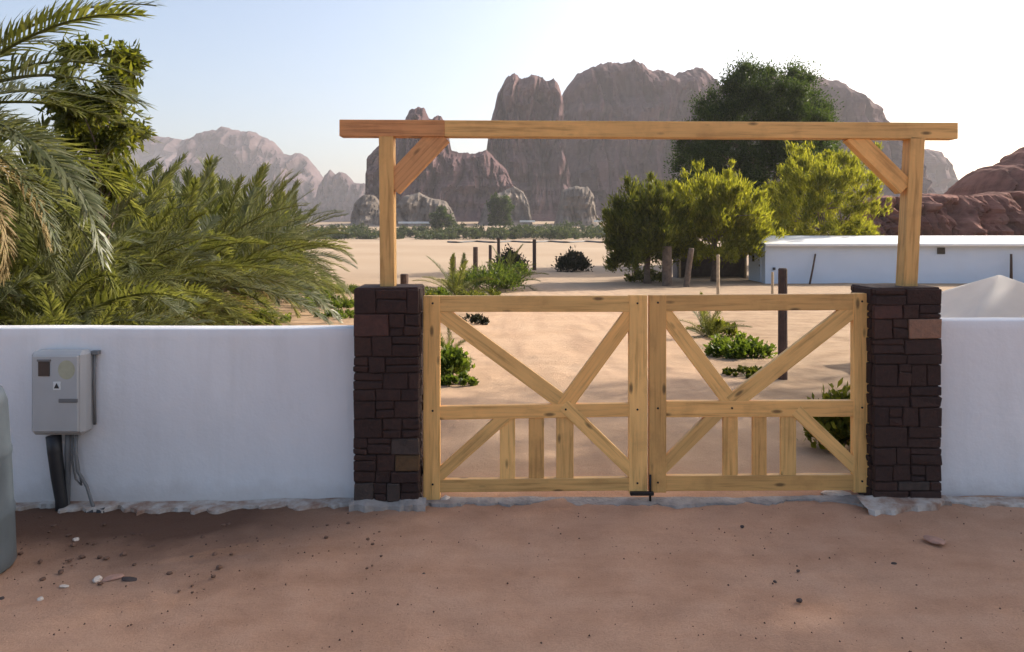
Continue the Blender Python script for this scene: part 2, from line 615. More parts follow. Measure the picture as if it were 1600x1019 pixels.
tag(ground, 'red-brown trodden earth before the gate and pale sand beyond', None, None, 'structure')

# ------------------------------------------------------------------ rocks and cliffs
def interp(pts, x):
    for (x0, y0), (x1, y1) in zip(pts, pts[1:]):
        if x0 <= x <= x1:
            return y0 + (y1 - y0) * (x - x0) / max(1e-6, x1 - x0)
    return pts[-1][1] if x > pts[-1][0] else pts[0][1]


PROFILE = [(0.0, -0.03), (0.05, 0.06), (0.12, 0.17), (0.17, 0.30), (0.20, 0.50), (0.225, 0.66), (0.26, 0.80), (0.31, 0.91), (0.38, 0.97), (0.46, 1.0),
           (0.58, 0.98), (0.72, 0.90), (0.84, 0.70), (0.92, 0.40), (1.0, -0.03)]
SHELF = [(0.0, -0.05), (0.03, 0.20), (0.06, 0.42), (0.10, 0.60), (0.17, 0.72), (0.21, 0.86), (0.30, 0.96), (0.46, 1.0),
         (0.60, 0.97), (0.78, 0.80), (0.92, 0.40), (1.0, -0.05)]


def massif(name, label, pts, Y, depth, mat, nu=150, nv=60, amp=None, prof=PROFILE, cat='cliff', group=None, seed=0.0, rough=1.0):
    Ys = Y + 0.46 * depth
    x0, x1 = pts[0][0], pts[-1][0]
    size = depth * 0.35
    amp = amp or depth * 0.10
    v, f = [], []
    pk = [p[0] for p in prof]
    cum = [0.0]
    for (a, b), (c, d) in zip(prof, prof[1:]):
        cum.append(cum[-1] + math.hypot((c - a), (d - b)))
    for i in range(nu + 1):
        px = x0 + (x1 - x0) * i / nu
        top = P(px, interp(pts, px), Ys)
        zb = G(top.x, Y)
        H = max(0.02 * depth, top.z - zb)
        end = min(1.0, min(i, nu - i) / (0.06 * nu))
        for j in range(nv + 1):
            s = cum[-1] * j / nv
            d = interp(list(zip(cum, [p[0] for p in prof])), s)
            h = interp(list(zip(cum, [p[1] for p in prof])), s)
            X, z = top.x, zb + h * H
            q = Vector((X / size + seed, d * 1.5 + seed, z / (size * 3.2)))
            face = smooth(h / 0.12) * smooth((1.04 - h) / 0.25)
            big = 1.2 * noise.fractal(q * 1.1, 0.9, 2.1, 5)
            wx = X / size + 0.35 * noise.noise(Vector((X / size * 0.7, seed, z / size * 1.2)))
            joint = 0.0
            for fr, wd, dp in ((1.3, 0.16, 1.5), (3.1, 0.17, 0.8), (7.0, 0.22, 0.4)):
                nn = abs(noise.noise(Vector((wx * fr + seed, fr, z / size * 0.22 * fr))))
                joint -= dp * max(0.0, 1 - nn / wd)
            lz = z / size * 3.2 + 0.5 * noise.noise(Vector((X / size * 0.5, 2.0, seed)))
            lf = lz - math.floor(lz)
            layer = 0.45 * (abs(2 * lf - 1) ** 2.0 - 0.5) + 0.3 * noise.noise(Vector((X / size * 0.6, seed, z / size * 7.0)))
            layer += 0.55 * noise.fractal(Vector((X / size * 4.0, seed, z / size * 3.0)), 0.7, 2.2, 4)
            vd, vp_ = noise.voronoi(Vector((wx * 2.2, d * 3 + seed, z / size * 1.1)))
            block = 1.5 * noise.noise(vp_[0] * 3.7 + Vector((seed, 5, 1)))
            vd2, vp2 = noise.voronoi(Vector((wx * 6.0, d * 6 + seed, z / size * 3.4)))
            block += 0.55 * noise.noise(vp2[0] * 5.1 + Vector((1, seed, 8)))
            layer += block
            sgn = -1.0 if d < 0.46 else 1.0
            y = Y + d * depth * (0.35 + 0.65 * end) + (0.46 * depth * 0.65 * (1 - end)) + sgn * face * amp * (big + joint + layer) * rough
            X += face * amp * 0.25 * noise.noise(q * 2.3 + Vector((9, 2, 4)))
            if h > 0.8:
                z += rough * min(H, size * 2.5) * 0.03 * noise.fractal(Vector((X / size * 4.5, d * 5, seed)), 0.6, 2.2, 5)
            v.append((X, y, z))
    w = nv + 1
    for i in range(nu):
        for j in range(nv):
            a = i * w + j
            f.append((a, a + w, a + w + 1, a + 1))
    f.append(tuple(range(0, w)))
    f.append(tuple(range(nu * w, nu * w + w))[::-1])
    me = mesh_py(name, v, f)
    o = link(name, me, mat, None, None, False)
    for p in me.polygons:
        p.use_smooth = True
    try:
        me.set_sharp_from_angle(angle=R(26))
    except Exception:
        pass
    return tag(o, label, cat, group)


# far ridges on the left
massif('far_ridge', 'flat-topped grey ridge far off behind the palms on the left',
       [(60, 330), (90, 235), (150, 212), (230, 211), (285, 216), (330, 225), (400, 300), (430, 330)], 2050, 380, M['cliff_far'], 110, 40, cat='mountain', seed=3.1)
massif('far_mountain', 'hazy mauve domed mountain standing above the palm row',
       [(262, 330), (288, 240), (296, 218), (320, 205), (350, 200), (372, 205), (400, 208), (425, 222), (440, 240), (455, 243), (470, 241), (480, 248), (492, 266), (506, 285), (530, 330)],
       1500, 330, M['cliff_far'], 170, 60, cat='mountain', seed=7.7)
massif('far_rock', 'small jagged pale rocks far off right of the domed mountain',
       [(488, 330), (500, 290), (510, 272), (517, 266), (523, 274), (530, 267), (540, 270), (552, 286), (575, 287), (590, 300), (610, 330)],
       1350, 150, M['cliff_far'], 80, 36, cat='rock', seed=1.2)
# middle distance
massif('rock_stack', 'twin-headed sandstone stack seen behind the left portal post',
       [(560, 345), (572, 322), (578, 285), (576, 245), (584, 236), (600, 226), (622, 208), (632, 192), (640, 176), (652, 168), (664, 172), (671, 185), (675, 184), (682, 178), (692, 184),
        (698, 200), (704, 232), (716, 239), (735, 238), (760, 236), (790, 262), (815, 320), (830, 345)],
       470, 90, M['cliff'], 220, 70, seed=12.3, amp=7)
massif('sandstone_tower', 'steep square-topped sandstone tower left of the broad massif',
       [(745, 345), (757, 260), (766, 195), (773, 168), (777, 145), (784, 130), (795, 115), (804, 114), (812, 122), (830, 118), (845, 122), (866, 124), (873, 135), (878, 150), (884, 240), (900, 345)],
       520, 95, M['cliff'], 200, 80, seed=5.5, amp=8)
massif('sandstone_massif', 'broad mauve sandstone massif rising behind the timber lintel',
       [(862, 345), (872, 240), (878, 150), (886, 136), (903, 116), (920, 101), (945, 99), (972, 101), (988, 95), (1003, 96), (1012, 106), (1032, 112), (1048, 122), (1060, 116), (1075, 109), (1092, 110),
        (1106, 118), (1118, 134), (1160, 128), (1215, 118), (1270, 122), (1302, 128), (1325, 145), (1345, 160), (1362, 188), (1376, 220), (1400, 300), (1420, 345)],
       545, 230, M['cliff'], 340, 90, seed=8.8, amp=12)
massif('pale_spur', 'pale hazy rock spur seen right of the right portal post',
       [(1290, 345), (1320, 250), (1350, 225), (1400, 228), (1440, 232), (1458, 236), (1472, 248), (1484, 262), (1491, 276), (1492, 300), (1500, 312), (1540, 318), (1600, 325), (1640, 345)],
       900, 160, M['cliff'], 120, 40, seed=2.4)
# boulders at the foot of the cliffs
for nm, lb, pts, Y, sd in (
        ('boulder', 'pale boulder outcrop at the far left foot of the cliffs', [(548, 352), (556, 315), (568, 304), (585, 305), (597, 322), (606, 352)], 400, 1.0),
        ('boulder', 'wide pale boulder outcrop right of the left portal post', [(604, 352), (618, 322), (632, 306), (655, 301), (672, 309), (696, 313), (706, 328), (714, 352)], 390, 4.2),
        ('boulder', 'round-topped pale boulder below the square tower', [(746, 352), (757, 320), (772, 306), (790, 297), (803, 291), (818, 300), (826, 318), (832, 352)], 400, 6.1),
        ('boulder', 'square pale boulder right of the round-topped one', [(866, 352), (874, 318), (879, 296), (898, 291), (918, 292), (926, 303), (930, 330), (938, 352)], 390, 9.4)):
    massif(nm, lb, pts, Y, 40, M['cliff_pale'], 60, 36, amp=2.5, cat='boulder', group='boulders at the foot of the cliffs', seed=sd)
massif('low_red_ledge', 'low red sandstone ledge behind the long white cabin',
       [(1330, 385), (1345, 330), (1362, 309), (1385, 306), (1420, 309), (1440, 303), (1470, 304), (1510, 308), (1540, 300), (1580, 300), (1640, 330), (1680, 380)],
       78, 22, M['red_rock'], 260, 70, amp=1.9, prof=SHELF, cat='rock', seed=15.0)
massif('red_outcrop', 'rounded red sandstone outcrop rising at the right edge',
       [(1470, 385), (1490, 340), (1508, 305), (1514, 290), (1528, 272), (1545, 261), (1565, 256), (1580, 250), (1590, 241), (1605, 233), (1650, 205), (1720, 180), (1800, 185), (1900, 225), (1980, 320), (2000, 385)],
       88, 30, M['red_rock'], 300, 90, amp=2.6, prof=SHELF, cat='rock', seed=21.0)

# ------------------------------------------------------------------ foliage builders
def leaf_mesh(name, centers, rads, n_per, length, width, seed, out_c=None, up=0.3, outw=0.6, squash=1.0):
    """leaf-sized diamonds scattered round clump centres"""
    g = np.random.default_rng(seed)
    cs = np.asarray([tuple(c) for c in centers], float)
    rs = np.asarray(rads, float)
    med = np.median(rs)
    idx = np.repeat(np.arange(len(cs)), np.maximum(4, (n_per * np.minimum(1.6, (rs / med) ** 2)).astype(int)))
    N = len(idx)
    d = g.normal(size=(N, 3))
    d /= np.linalg.norm(d, axis=1)[:, None]
    rr_ = np.abs(g.normal(size=N)) * 0.62
    rr_ = np.where(rr_ > 1.15, 1.15 * g.random(N) ** 0.4, rr_)
    off = d * (rr_ * rs[idx])[:, None]
    off[:, 2] *= squash
    c = cs[idx] + off
    oc = np.asarray(out_c if out_c is not None else cs.mean(0), float)
    ow = c - oc
    ow /= np.linalg.norm(ow, axis=1)[:, None] + 1e-6
    ax = g.normal(size=(N, 3)) * 0.6 + ow * outw + d * 0.4 + np.array([0, 0, up])
    ax /= np.linalg.norm(ax, axis=1)[:, None]
    sd = np.cross(ax, g.normal(size=(N, 3)))
    sd /= np.linalg.norm(sd, axis=1)[:, None] + 1e-6
    L = length * (0.6 + 0.8 * g.random(N))[:, None]
    W = width * (0.6 + 0.8 * g.random(N))[:, None]
    v = np.empty((N, 4, 3))
    v[:, 0] = c - ax * L * 0.5
    v[:, 1] = c + sd * W * 0.5
    v[:, 2] = c + ax * L * 0.5
    v[:, 3] = c - sd * W * 0.5
    f = np.arange(N * 4).reshape(N, 4)
    return mesh_np(name, v.reshape(-1, 3), f)


def limbs(base, tips, r0, seed, trunk_top, wob=0.1):
    """tapered trunk with a limb to each tip"""
    r = random.Random(seed)
    base, tt = Vector(base), Vector(trunk_top)
    h = (tt - base).length
    pts, rr = [], []
    for i in range(7):
        t = i / 6
        p = base.lerp(tt, t) + Vector((r.uniform(-1, 1), r.uniform(-1, 1), 0)) * wob * h * 0.12 * (t > 0)
        pts.append(p)
        rr.append(r0 * (1.0 - 0.45 * t) * (1.35 if i == 0 else 1))
    data = [tube_data(pts, rr, 9)]
    for tip in tips:
        k = r.randint(3, 6)
        a = pts[k]
        tip = Vector(tip)
        m = a.lerp(tip, 0.5) + Vector((r.uniform(-1, 1), r.uniform(-1, 1), r.uniform(0, 1))) * (tip - a).length * 0.12
        ra = rr[k] * 0.5
        data.append(tube_data([a, a.lerp(m, 0.55), m, m.lerp(tip, 0.6), tip], [ra, ra * 0.8, ra * 0.6, ra * 0.35, ra * 0.12], 6))
    return merge(data)


def clumps_in(shape, n, seed, inner=0.35):
    """shape(t) -> radius factor for height t in 0..1; returns unit positions"""
    r = random.Random(seed)
    out = []
    while len(out) < n:
        t = r.random()
        R_ = shape(t)
        a = r.uniform(0, 2 * math.pi)
        q = r.uniform(inner, 1.0) ** 0.7
        if R_ > 0.05 and r.random() < R_:
            out.append((math.cos(a) * q * R_, math.sin(a) * q * R_, t))
    return out


def broad_tree(name, label, base, crown_lo, crown_hi, crown_r, shape, nclump, clump_r, n_per, leaf, mat, seed, cat='tree', group=None,
               trunk_r=0.2, cx=0.0, ry=None, up=0.3, bark='bark', ragged=0.2):
    base = Vector(base)
    ry = ry or crown_r
    root = empty(name, base, label, cat, group)
    r = random.Random(seed)
    cs, rs = [], []
    for (a, b, t) in clumps_in(shape, nclump, seed):
        w = 1 + 0.18 * noise.noise(Vector((a * 2, b * 2, t * 4 + seed)))
        cs.append(base + Vector((cx + a * crown_r * w, b * ry * w, crown_lo + t * (crown_hi - crown_lo))))
        rs.append(clump_r * r.uniform(0.65, 1.3))
    for i in range(int(ragged * nclump)):
        c = Vector(r.choice(cs))
        o_ = c - (base + Vector((cx, 0, crown_lo + 0.35 * (crown_hi - crown_lo))))
        cs.append(c + o_ * r.uniform(0.08, 0.30))
        rs.append(clump_r * r.uniform(0.3, 0.65))
    mid = base + Vector((cx, 0, (crown_lo + crown_hi) * 0.45))
    me = leaf_mesh('crown', cs, rs, n_per, leaf[0], leaf[1], seed, mid, up)
    link('crown', me, mat, root)
    tips = r.sample(cs, min(14, len(cs)))
    v, f = limbs(base - Vector((0, 0, 0.15)), tips, trunk_r, seed, base + Vector((cx * 0.6, 0, crown_lo + (crown_hi - crown_lo) * 0.45)))
    link('trunk', mesh_py('trunk', v, f), M[bark], root, None, True)
    return root


def shrub(name, label, base, rx, ry, h, n, leaf, mat, seed, cat='shrub', group=None, up=0.6):
    base = Vector(base)
    r = random.Random(seed)
    root = empty(name, base, label, cat, group)
    cs, rs = [], []
    k = max(6, int(n / 60))
    for i in range(k):
        a = r.uniform(0, 2 * math.pi)
        q = math.sqrt(r.random())
        top = h * (1 - 0.75 * q * q) * r.uniform(0.55, 1.0)
        cs.append(base + Vector((math.cos(a) * q * rx, math.sin(a) * q * ry, max(0.25 * h, top * 0.72))))
        rs.append(h * r.uniform(0.22, 0.36))
    me = leaf_mesh('foliage', cs, rs, int(n / k), leaf[0], leaf[1], seed, base, up)
    link('foliage', me, mat, root)
    data = []
    for c in r.sample(cs, min(7, len(cs))):
        data.append(tube_data([base + Vector((r.uniform(-.1, .1) * rx, r.uniform(-.1, .1) * ry, -0.04)), base.lerp(c, 0.5), c], [0.03 * h + 0.004, 0.02 * h + 0.003, 0.004], 5))
    v, f = merge(data)
    link('stem', mesh_py('stem', v, f), M['bark'], root)
    return root


# --- palms
def frond_mesh(name, L, droop, seed, pairs=66, leafl=0.50, leafw=0.029, base_bare=0.14):
    r = random.Random(seed)
    n = 16
    pts, tans = [Vector((0, 0, 0))], []
    for i in range(n):
        t = (i + 0.5) / n
        a = -droop * t ** 1.4
        d = Vector((math.cos(a), 0.10 * math.sin(t * 3 + seed), math.sin(a))).normalized()
        tans.append(d)
        pts.append(pts[-1] + d * L / n)
    v, f = tube_data(pts, [0.022 * (1 - 0.88 * i / n) + 0.003 for i in range(n + 1)], 4)

    def at(t):
        s = t * n
        i = min(n - 1, int(s))
        return pts[i].lerp(pts[i + 1], s - i), tans[i]
    for k in range(pairs):
        t = base_bare + (1 - base_bare) * (k + r.uniform(-.3, .3)) / pairs
        t = max(base_bare, min(0.995, t))
        p, T = at(t)
        u = (t - base_bare) / (1 - base_bare)
        prof = 0.45 + 0.55 * math.sin(math.pi * min(1, u * 1.25 + 0.12)) if u < 0.7 else 0.45 + 0.55 * math.sin(math.pi * min(1, 0.995)) + (1 - u) * 0.9
        prof = max(0.30, min(1.0, 0.55 + 0.9 * u - 1.15 * u * u))
        for s in (-1, 1):
            ll = leafl * prof * r.uniform(0.85, 1.12)
            th = R(62 - 36 * u + r.uniform(-9, 9))
            vv = R(r.choice((12, 34, 52)) + r.uniform(-9, 9))
            side = Vector((0, s, 0))
            nrm = side.cross(T) * (1 if s < 0 else -1)
            nrm = Vector((-T.z, 0, T.x))
            d = (T * math.cos(th) + (side * math.cos(vv) + nrm * math.sin(vv)) * math.sin(th)).normalized()
            wv = d.cross(nrm).normalized() * leafw * 0.5
            m = p + d * ll * 0.5
            e = p + d * ll + Vector((0, 0, -0.16 * ll))
            b = len(v)
            v += [p - wv * 0.5, p + wv * 0.5, m + wv, m - wv, e]
            f += [(b, b + 1, b + 2, b + 3), (b + 3, b + 2, b + 4)]
    return mesh_py(name, v, f)


FR = {}
for key, mat in (('green', 'frond'), ('grey', 'frond_grey'), ('dry', 'frond_dry')):
    FR[key] = []
    for i, dr in enumerate((0.5, 0.95, 1.4)):
        me = frond_mesh('frond', 2.6, dr, 11 * i + len(key))
        me.materials.append(M[mat])
        FR[key].append(me)


def palm(base, trunk_h, scale, nfr, label, group, seed, elmin=-25, elmax=85, dry=5, grey=0.2, name='date_palm', trunk_r=0.2, lean=(0, 0)):
    r = random.Random(seed)
    base = Vector(base)
    root = empty(name, base, label, 'palm', group)
    top = base + Vector((lean[0], lean[1], trunk_h))
    pts, rr = [], []
    k = max(4, int(trunk_h / 0.09))
    for i in range(k + 1):
        t = i / k
        pts.append(base.lerp(top, t) + Vector((0, 0, -0.1 if i == 0 else 0)))
        rr.append(trunk_r * (1.12 - 0.2 * t) * (1.0 if i % 2 else 0.84))
    tube('trunk', pts, rr, M['palm_trunk'], root, 10, False)
    az = r.uniform(0, 6.28)
    tot = nfr + dry
    for i in range(tot):
        az += 2.399963 + r.uniform(-0.25, 0.25)
        if i < nfr:
            u = (i + 0.5) / nfr
            el = elmax + (elmin - elmax) * u ** 0.8 + r.uniform(-7, 7)
            me = FR['grey' if r.random() < grey else 'green'][0 if el > 60 else (1 if el > 25 else r.choice((1, 2)))]
            nm = 'frond'
            sc = scale * r.uniform(0.82, 1.1)
        else:
            el = r.uniform(-60, -20) if trunk_h > 0.5 else r.uniform(-5, 20)
            me = FR['dry'][r.choice((1, 2))]
            nm = 'dry_frond'
            sc = scale * r.uniform(0.6, 0.9)
        m = Matrix.Translation(top + Vector((0, 0, -0.12 * (i / tot)))) @ Matrix.Rotation(az, 4, 'Z') @ Matrix.Rotation(-R(el), 4, 'Y') @ Matrix.Rotation(r.uniform(-.5, .5), 4, 'X') @ Matrix.Scale(sc, 4)
        link(nm, me, None, root, m)
    return root


GROVE = 'date palms behind the left wall'
near_palms = [
    # x, y, trunk, scale, fronds, label, seed, elmin, elmax, grey
    (-6.15, 8.0, 3.3, 0.98, 60, 'tall grey-green date palm reaching above the meter box at the left edge', 3, -35, 80, 0.75),
    (-6.9, 10.4, 1.5, 0.95, 46, 'arching date palm below the small dark leafy tree', 5, -25, 80, 0.4),
    (-4.75, 8.4, 0.2, 0.62, 36, 'low spreading date palm just behind the wall, right of the meter box', 8, -5, 78, 0.25),
    (-6.75, 12.4, 0.7, 1.05, 46, 'bushy date palm in the second row behind the meter box', 13, -15, 84, 0.2),
    (-5.45, 11.0, 0.2, 0.74, 36, 'small date palm with fronds trailing on the sand by the green weeds', 17, -5, 80, 0.15),
    (-7.2, 14.6, 0.9, 1.10, 42, 'upright date palm below the domed mountain', 19, -10, 87, 0.15),
    (-6.5, 7.4, 0.3, 0.70, 38, 'low date palm just behind the wall above the meter box', 23, -5, 78, 0.3),
    (-5.6, 7.6, 0.5, 0.66, 38, 'small bushy date palm between the tall palm and the low spreading one', 29, -10, 80, 0.35),
    (-5.6, 9.4, 0.9, 0.80, 42, 'middle-sized date palm just right of the arching palm', 37, -20, 84, 0.25),
]
for x, y, th, sc, nf, lb, sd, e0, e1, gr in near_palms:
    palm((x, y, G(x, y)), th, sc, nf, lb, GROVE, sd, e0, e1, 7, gr)
row = [(-8.2, 14.0, 1.1, 1.2), (-9.6, 15.6, 1.5, 1.25), (-7.2, 16.8, 1.0, 1.2), (-7.4, 19.6, 1.0, 1.25), (-9.6, 19.4, 1.3, 1.3), (-11.6, 20.5, 1.7, 1.3), (-8.2, 22.8, 1.2, 1.3), (-10.4, 24.0, 1.4, 1.35),
       (-9.0, 26.6, 1.4, 1.4), (-11.6, 29.0, 1.7, 1.4), (-10.0, 31.6, 1.5, 1.4), (-13.0, 34.5, 1.9, 1.45), (-11.4, 38.0, 1.7, 1.45), (-12.8, 44.0, 1.9, 1.45), (-15.8, 45.0, 2.0, 1.5), (-7.6, 11.8, 0.9, 1.15), (-9.0, 12.4, 1.3, 1.2)]
for i, (x, y, th, sc) in enumerate(row):
    palm((x, y, G(x, y)), th, sc, 40, 'green date palm in the dense row running back from the wall', GROVE, 100 + i, -12, 87, 6, 0.3)

# small leafy tree rising above the palms
b0 = Vector((-6.05, 11.3, G(-6.05, 11.3)))
broad_tree('leafy_tree', 'dark leafy tree rising above the palms against the sky', b0, 2.7, 4.85, 0.80, lambda t: (0.38 + 0.55 * smooth(t * 1.3)) * math.sqrt(max(0, 1.02 - t ** 5)), 46, 0.24, 130,
           (0.18, 0.05), M['leaf_mid'], 33, trunk_r=0.06, up=-0.6, cx=0.0, ragged=0.5)

# ------------------------------------------------------------------ trees on the right
def cone_shape(t):
    return max(0.0, min(1.0, (0.55 + 1.9 * t) if t < 0.22 else math.sqrt(max(0, 1 - ((t - 0.22) / 0.80) ** 2)) ))


bt = P(1190, 400, 72); bt.z = G(bt.x, bt.y)
broad_tree('evergreen_tree', 'huge dark evergreen tree rising above the timber lintel', bt, 3.0, 18.7, 7.8, cone_shape, 480, 1.25, 480, (0.23, 0.11), M['leaf_dark'], 41, trunk_r=0.7, up=0.3, ragged=0.0)


def dome(t):
    return math.sqrt(max(0.0, 1 - (1.6 * t - 0.7) ** 2)) if t < 1 else 0


for nm, lb, px, Y, lo, hi, rad, mat, sd, tr in (
        ('spreading_tree', 'dark olive spreading tree at the left end of the tree group', 1012, 47, 1.5, 5.7, 2.35, 'leaf_mid', 51, 0.2),
        ('spreading_tree', 'yellow-green feathery tree between the dark olive tree and the white cabin', 1116, 49, 1.7, 6.3, 3.3, 'leaf_yellow', 53, 0.2),
        ('spreading_tree', 'yellow-green feathery tree standing behind the white cabin roof', 1285, 55, 1.8, 8.5, 4.1, 'leaf_yellow', 57, 0.25)):
    b = P(px, 440, Y); b.z = G(b.x, b.y)
    broad_tree(nm, lb, b, lo, hi, rad, dome, 150, 0.70, 190, (0.36, 0.07), M[mat], sd, group='trees beside the white cabin', trunk_r=tr, up=1.3, ragged=0.7)

# unseen trees added out of view beyond the right wall to shade the road
for i, (x, y, h, rr) in enumerate(((12.8, 8.8, 12.6, 3.0), (14.3, 12.2, 13.6, 3.0), (16.3, 15.8, 14.2, 3.0))):
    broad_tree('added_shade_tree', ('unseen tree added to shade the road, nearest one', 'unseen tree added to shade the road, middle one', 'unseen tree added to shade the road, farthest one')[i],
               (x, y, G(x, y)), (4.0, 5.6, 7.4)[i], h, rr, dome, (300, 270, 250)[i], 1.25, 15, (0.32, 0.17), M['leaf_dark'], 61 + i, group='unseen trees added for shade', trunk_r=0.3, ragged=0.0)

# far wood along the foot of the cliffs
cs, rs = [], []
r = random.Random(5)
for i in range(420):
    px = r.uniform(480, 1010)
    Y = r.uniform(255, 330)
    p = P(px, 372, Y)
    z = G(p.x, p.y)
    hh = r.uniform(1.2, 4.6) * (0.6 + 0.6 * noise.noise(Vector((px * 0.02, Y * 0.03, 0))) + 0.35)
    for k in range(4):
        cs.append((p.x + r.uniform(-1.8, 1.8), p.y + r.uniform(-1.5, 1.5), z + hh * r.uniform(0.25, 0.9)))
        rs.append(r.uniform(0.9, 1.7))
far_wood = link('far_wood', leaf_mesh('far_wood', cs, rs, 36, 0.9, 0.45, 77), M['leaf_far'])
tag(far_wood, 'hazy belt of green trees along the foot of the cliffs', 'wood', None, 'stuff')

b = gp(781, 371)
broad_tree('far_tree', 'dark square-crowned tree before the round-topped boulder', P(781, 352, 300) * 1.0, 0.5, 10.5, 5.0, lambda t: 0.9 if t < 0.85 else 0.6, 60, 1.6, 90, (0.9, 0.5), M['leaf_dark'], 83, trunk_r=0.4)
broad_tree('far_tree', 'dark low tree right of the wide pale boulder', P(690, 356, 300) * 1.0, 0.3, 7.5, 4.2, dome, 50, 1.4, 90, (0.9, 0.5), M['leaf_dark'], 85, trunk_r=0.3)

# white garden walls at the foot of the cliffs
for lb, x0, x1, y0, Y in (('long low white wall far off right of the left portal post', 622, 680, 346.5, 300), ('short low white wall far off below the round boulder', 812, 836, 344.5, 320), ('short low white wall far off below the square boulder', 928, 946, 344, 310)):
    a, b = P(x0, y0, Y), P(x1, y0, Y)
    box('low_wall', (a.x, Y, a.z - 0.75), (b.x, Y + 0.6, a.z), M['roof_white'], None, 0.05)
    tag(C.objects[-1], lb, 'wall', 'white walls at the foot of the cliffs')

# ------------------------------------------------------------------ long white cabin
HY, HX0, HX1 = 47.0, 15.5, 37.5
gz = -1.05
cab = empty('cabin', (HX0, HY, gz), 'long low white cabin with a sloping roof at the right', 'cabin')
fz, bz = 1.33, 1.73
D = 3.3
v = [(HX0, HY, gz - .2), (HX1, HY, gz - .2), (HX1, HY + D, gz - .2), (HX0, HY + D, gz - .2), (HX0, HY, fz), (HX1, HY, fz), (HX1, HY + D, bz), (HX0, HY + D, bz)]
f = [(0, 1, 5, 4), (1, 2, 6, 5), (2, 3, 7, 6), (3, 0, 4, 7), (0, 3, 2, 1), (4, 5, 6, 7)]
link('wall', mesh_py('wall', v, f), M['paint'], cab)
v = []
for (y, z) in ((HY - 0.35, fz - 0.05), (HY + D + 0.12, bz + 0.03)):
    for x in (HX0 - 0.12, HX1 + 0.2):
        for dz in (0.0, 0.10):
            v.append((x, y, z + dz))
f = [(0, 2, 3, 1), (4, 5, 7, 6), (0, 1, 5, 4), (2, 6, 7, 3), (1, 3, 7, 5), (0, 4, 6, 2)]
roof = link('roof', mesh_py('roof', v, f), M['roof_white'], cab)
box('gutter', (HX0 - 0.12, HY - 0.44, fz - 0.10), (HX1 + 0.2, HY - 0.354, fz + 0.02), M['roof_white'], roof, 0.01)
dr = box('door', (HX0 - 0.05, HY + 0.75, gz + 0.03), (HX0 + 0.02, HY + 1.65, gz + 2.0), M['paint'], cab, 0.02)
box('door_handle', (HX0 - 0.11, HY + 0.85, gz + 1.0), (HX0 - 0.055, HY + 0.90, gz + 1.12), M['black'], dr, 0.005)
box('window', (HX0 - 0.03, HY + 2.1, gz + 1.25), (HX0 + 0.02, HY + 2.5, gz + 1.65), M['glass_dark'], cab, 0.01)
vp = P(1470, 392, HY)
box('vent', (vp.x - 0.24, HY - 0.06, vp.z - 0.2), (vp.x + 0.24, HY - 0.003, vp.z + 0.2), M['glass_dark'], cab, 0.01)
lp = P(1209, 420, HY)
box('wall_lamp', (lp.x - 0.08, HY - 0.1, lp.z - 0.08), (lp.x + 0.08, HY - 0.003, lp.z + 0.08), M['black'], cab, 0.02)
a = P(1265, 452, HY - 0.9); a.z = G(a.x, a.y)
tag(tube('leaning_pole', [a, P(1270, 420, HY - 0.4), P(1274, 397, HY - 0.12)], [0.06, 0.055, 0.05], M['post']), 'crooked dark pole leaning against the white cabin wall', 'pole')
a = P(1580, 470, HY - 0.5); a.z = G(a.x, a.y)
tag(tube('upright_pole', [a, P(1580, 397, HY - 0.4)], [0.09, 0.07], M['post']), 'straight dark pole before the white cabin above the tent peak', 'pole')

shp = P(1112, 445, 52.5)
sz = G(shp.x, shp.y)
shed = empty('shelter', (shp.x, shp.y, sz), 'dim grey open-fronted shelter behind the trunks left of the cabin', 'shelter')
box('back_panel', (shp.x - 2.3, shp.y + 1.6, sz - .1), (shp.x + 2.4, shp.y + 1.7, sz + 2.0), M['shed'], shed, 0.01)
box('side_panel', (shp.x - 2.3, shp.y + 0.2, sz - .1), (shp.x - 2.22, shp.y + 1.59, sz + 1.98), M['shed'], shed, 0.01)
box('side_panel', (shp.x + 2.32, shp.y + 0.2, sz - .1), (shp.x + 2.4, shp.y + 1.59, sz + 1.98), M['shed'], shed, 0.01)
box('roof', (shp.x - 2.5, shp.y - 0.2, sz + 2.01), (shp.x + 2.6, shp.y + 1.9, sz + 2.12), M['shed'], shed, 0.01)
for dx in (-2.2, 0.1, 2.3):
    tube('post', [(shp.x + dx, shp.y - 0.1, sz - .1), (shp.x + dx, shp.y - 0.1, sz + 2.0)], 0.07, M['post_pale'], shed, 8)

# ------------------------------------------------------------------ white tent behind the right wall
TY = 11.5
tc = P(1562, 430, TY)
ez = P(1562, 497, TY).z
tent = empty('tent', (tc.x, TY, G(tc.x, TY)), 'white canvas tent with a pointed top behind the right wall', 'tent')
hw = 1.2
v, f = [], []
n, rings = 40, 10
for j in range(rings + 1):
    t = j / rings
    for k in range(n):
        s = 4.0 * k / n
        e, u = int(s) % 4, s - int(s)
        c4 = [(-1, -1), (1, -1), (1, 1), (-1, 1)]
        x = c4[e][0] * (1 - u) + c4[(e + 1) % 4][0] * u
        y = c4[e][1] * (1 - u) + c4[(e + 1) % 4][1] * u
        q = max(0.015, 1 - t)
        sag = 0.05 * math.sin(math.pi * u) * (1 - t) * t * 3
        z = ez + (tc.z - ez) * (0.55 * t ** 1.5 + 0.45 * math.sin(t * math.pi / 2)) - sag * 0.4
        v.append((tc.x + x * hw * q, TY + y * hw * q, z))
for j in range(rings):
    for k in range(n):
        k2 = (k + 1) % n
        f.append((j * n + k, j * n + k2, (j + 1) * n + k2, (j + 1) * n + k))
f.append(tuple(range(rings * n, rings * n + n)))
link('canopy', mesh_py('canopy', v, f), M['canvas'], tent, None, True)
gz2 = G(tc.x, TY)
